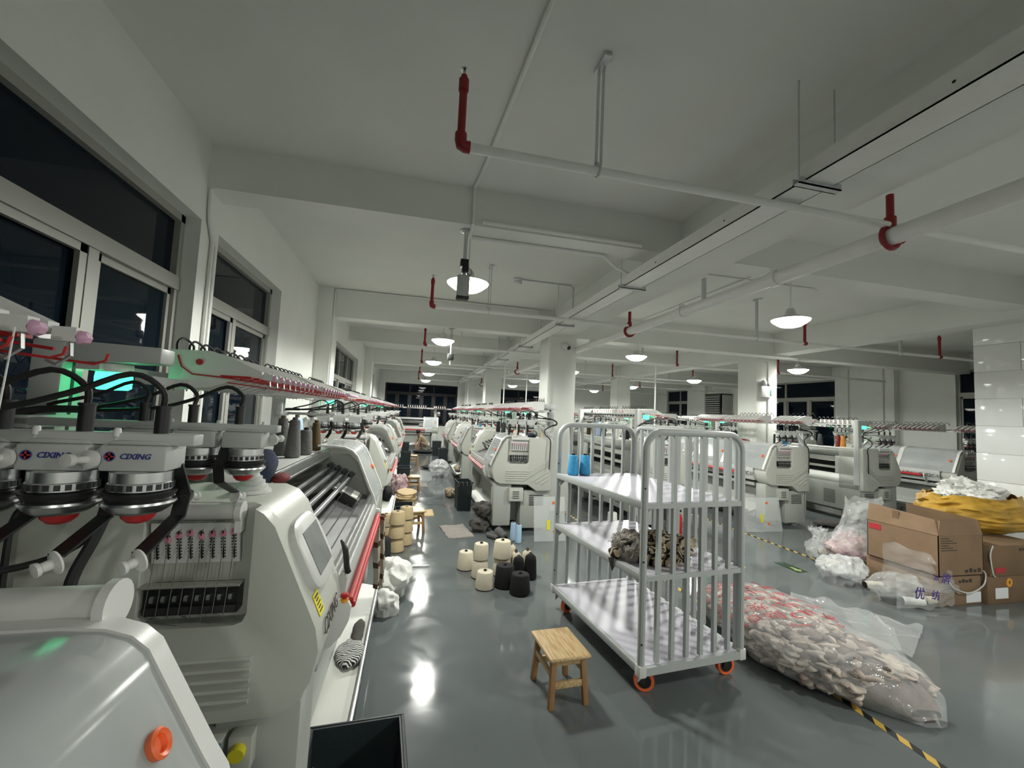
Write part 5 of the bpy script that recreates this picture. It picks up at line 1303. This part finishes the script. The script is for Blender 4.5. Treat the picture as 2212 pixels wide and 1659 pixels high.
# x to the right in view, y away; crouched, facing left and the camera
body = [(.20, .05, .26, .13), (.12, .03, .40, .13), (.02, 0, .54, .135), (-.02, -.01, .62, .06), (-.06, -.03, .67, .045),     # pelvis..neck
        (.20, -.12, .24, .085), (.02, -.20, .36, .075), (.10, -.14, .10, .05), (.02, -.20, .04, .045),                           # near leg
        (.20, .16, .24, .085), (.0, .16, .36, .075), (.08, .14, .10, .05), (-.02, .12, .04, .045),                                # far leg
        (-.02, -.15, .56, .06), (-.06, -.20, .36, .045), (-.10, -.22, .14, .032), (-.11, -.23, .07, .028),                        # near arm
        (-.02, .15, .56, .06), (-.18, .14, .38, .045), (-.16, .02, .16, .032), (-.15, -.01, .08, .028)]                           # far arm
E_ = [(0, 1), (1, 2), (2, 3), (3, 4), (0, 5), (5, 6), (6, 7), (7, 8), (0, 9), (9, 10), (10, 11), (11, 12), (2, 13), (13, 14), (14, 15), (15, 16), (2, 17), (17, 18), (18, 19), (19, 20)]
bd = skin('body', body, E_, 'khaki', 2)
bd.data.materials.append(M['brownp']); bd.data.materials.append(M['skin'])
def person_mats():
    dg = bpy.context.evaluated_depsgraph_get(); bpy.context.view_layer.update(); dg = bpy.context.evaluated_depsgraph_get()
    me = bpy.data.meshes.new_from_object(bd.evaluated_get(dg)); bd.modifiers.clear(); bd.data = me
    me.materials.clear()
    for k in ('khaki', 'brownp', 'skin'): me.materials.append(M[k])
    for p_ in me.polygons:
        c = p_.center
        leg = c.z < .33 and c.x > -.03 or (c.x > -.04 and c.x < .3 and c.z < .44 and (abs(c.y) > .1) and c.x + (.5 - c.z) * .3 > .02)
        armlow = (c.x < -.045 and c.z < .42) 
        p_.material_index = 2 if (armlow or c.z > .60) else (1 if leg else 0)
        p_.use_smooth = True
person_mats()
hd = MB(); 
def headfn(u, v):
    a = 2 * PI * u; b = -PI / 2 + PI * v; q = V(.085 * math.cos(b) * math.cos(a), .075 * math.cos(b) * math.sin(a), .11 * math.sin(b))
    if q.z < 0: q.x *= 1 - .15 * (-q.z / .11); q.y *= 1 - .25 * (-q.z / .11)
    return q
hd.grid(headfn, 20, 14, wrap=True)
hd.lathe([(.014, 0), (.010, .018), (.003, .03)], (-.078, 0, -.01), 8, ax=(-1, 0, -.3))
for s in (-1, 1):
    hd.lathe([(.002, 0), (.011, .002), (.004, .008)], (-.076, s * .03, .012), 8, 1, ax=(-1, 0, 0)); hd.lathe([(.02, -.004), (.022, .004), (.008, .008)], (.01, s * .072, 0), 8, 0, ax=(0, s, 0))
hd.box(-.078, -.022, -.055, -.068, .022, -.048, 2)
H_o = hd.build('head', ['skin', 'hair', 'redy'], PR, ang=60, loc=(-.10, -.05, .72), rot=(0, math.radians(-35), math.radians(35)))
MB().grid(lambda u, v: V(.012, 0, .012) + headfn(u, .42 + v * .58) * 1.12, 20, 8, wrap=True).build('hair', 'hair', H_o, ang=80)
put(lump('black_cloth', (.50, 16.2, 0), (.38, .25, .06), 'blkcloth', 101, .25, 5), 'black cloth heap on the floor under the hands of the crouching person', 'cloth')
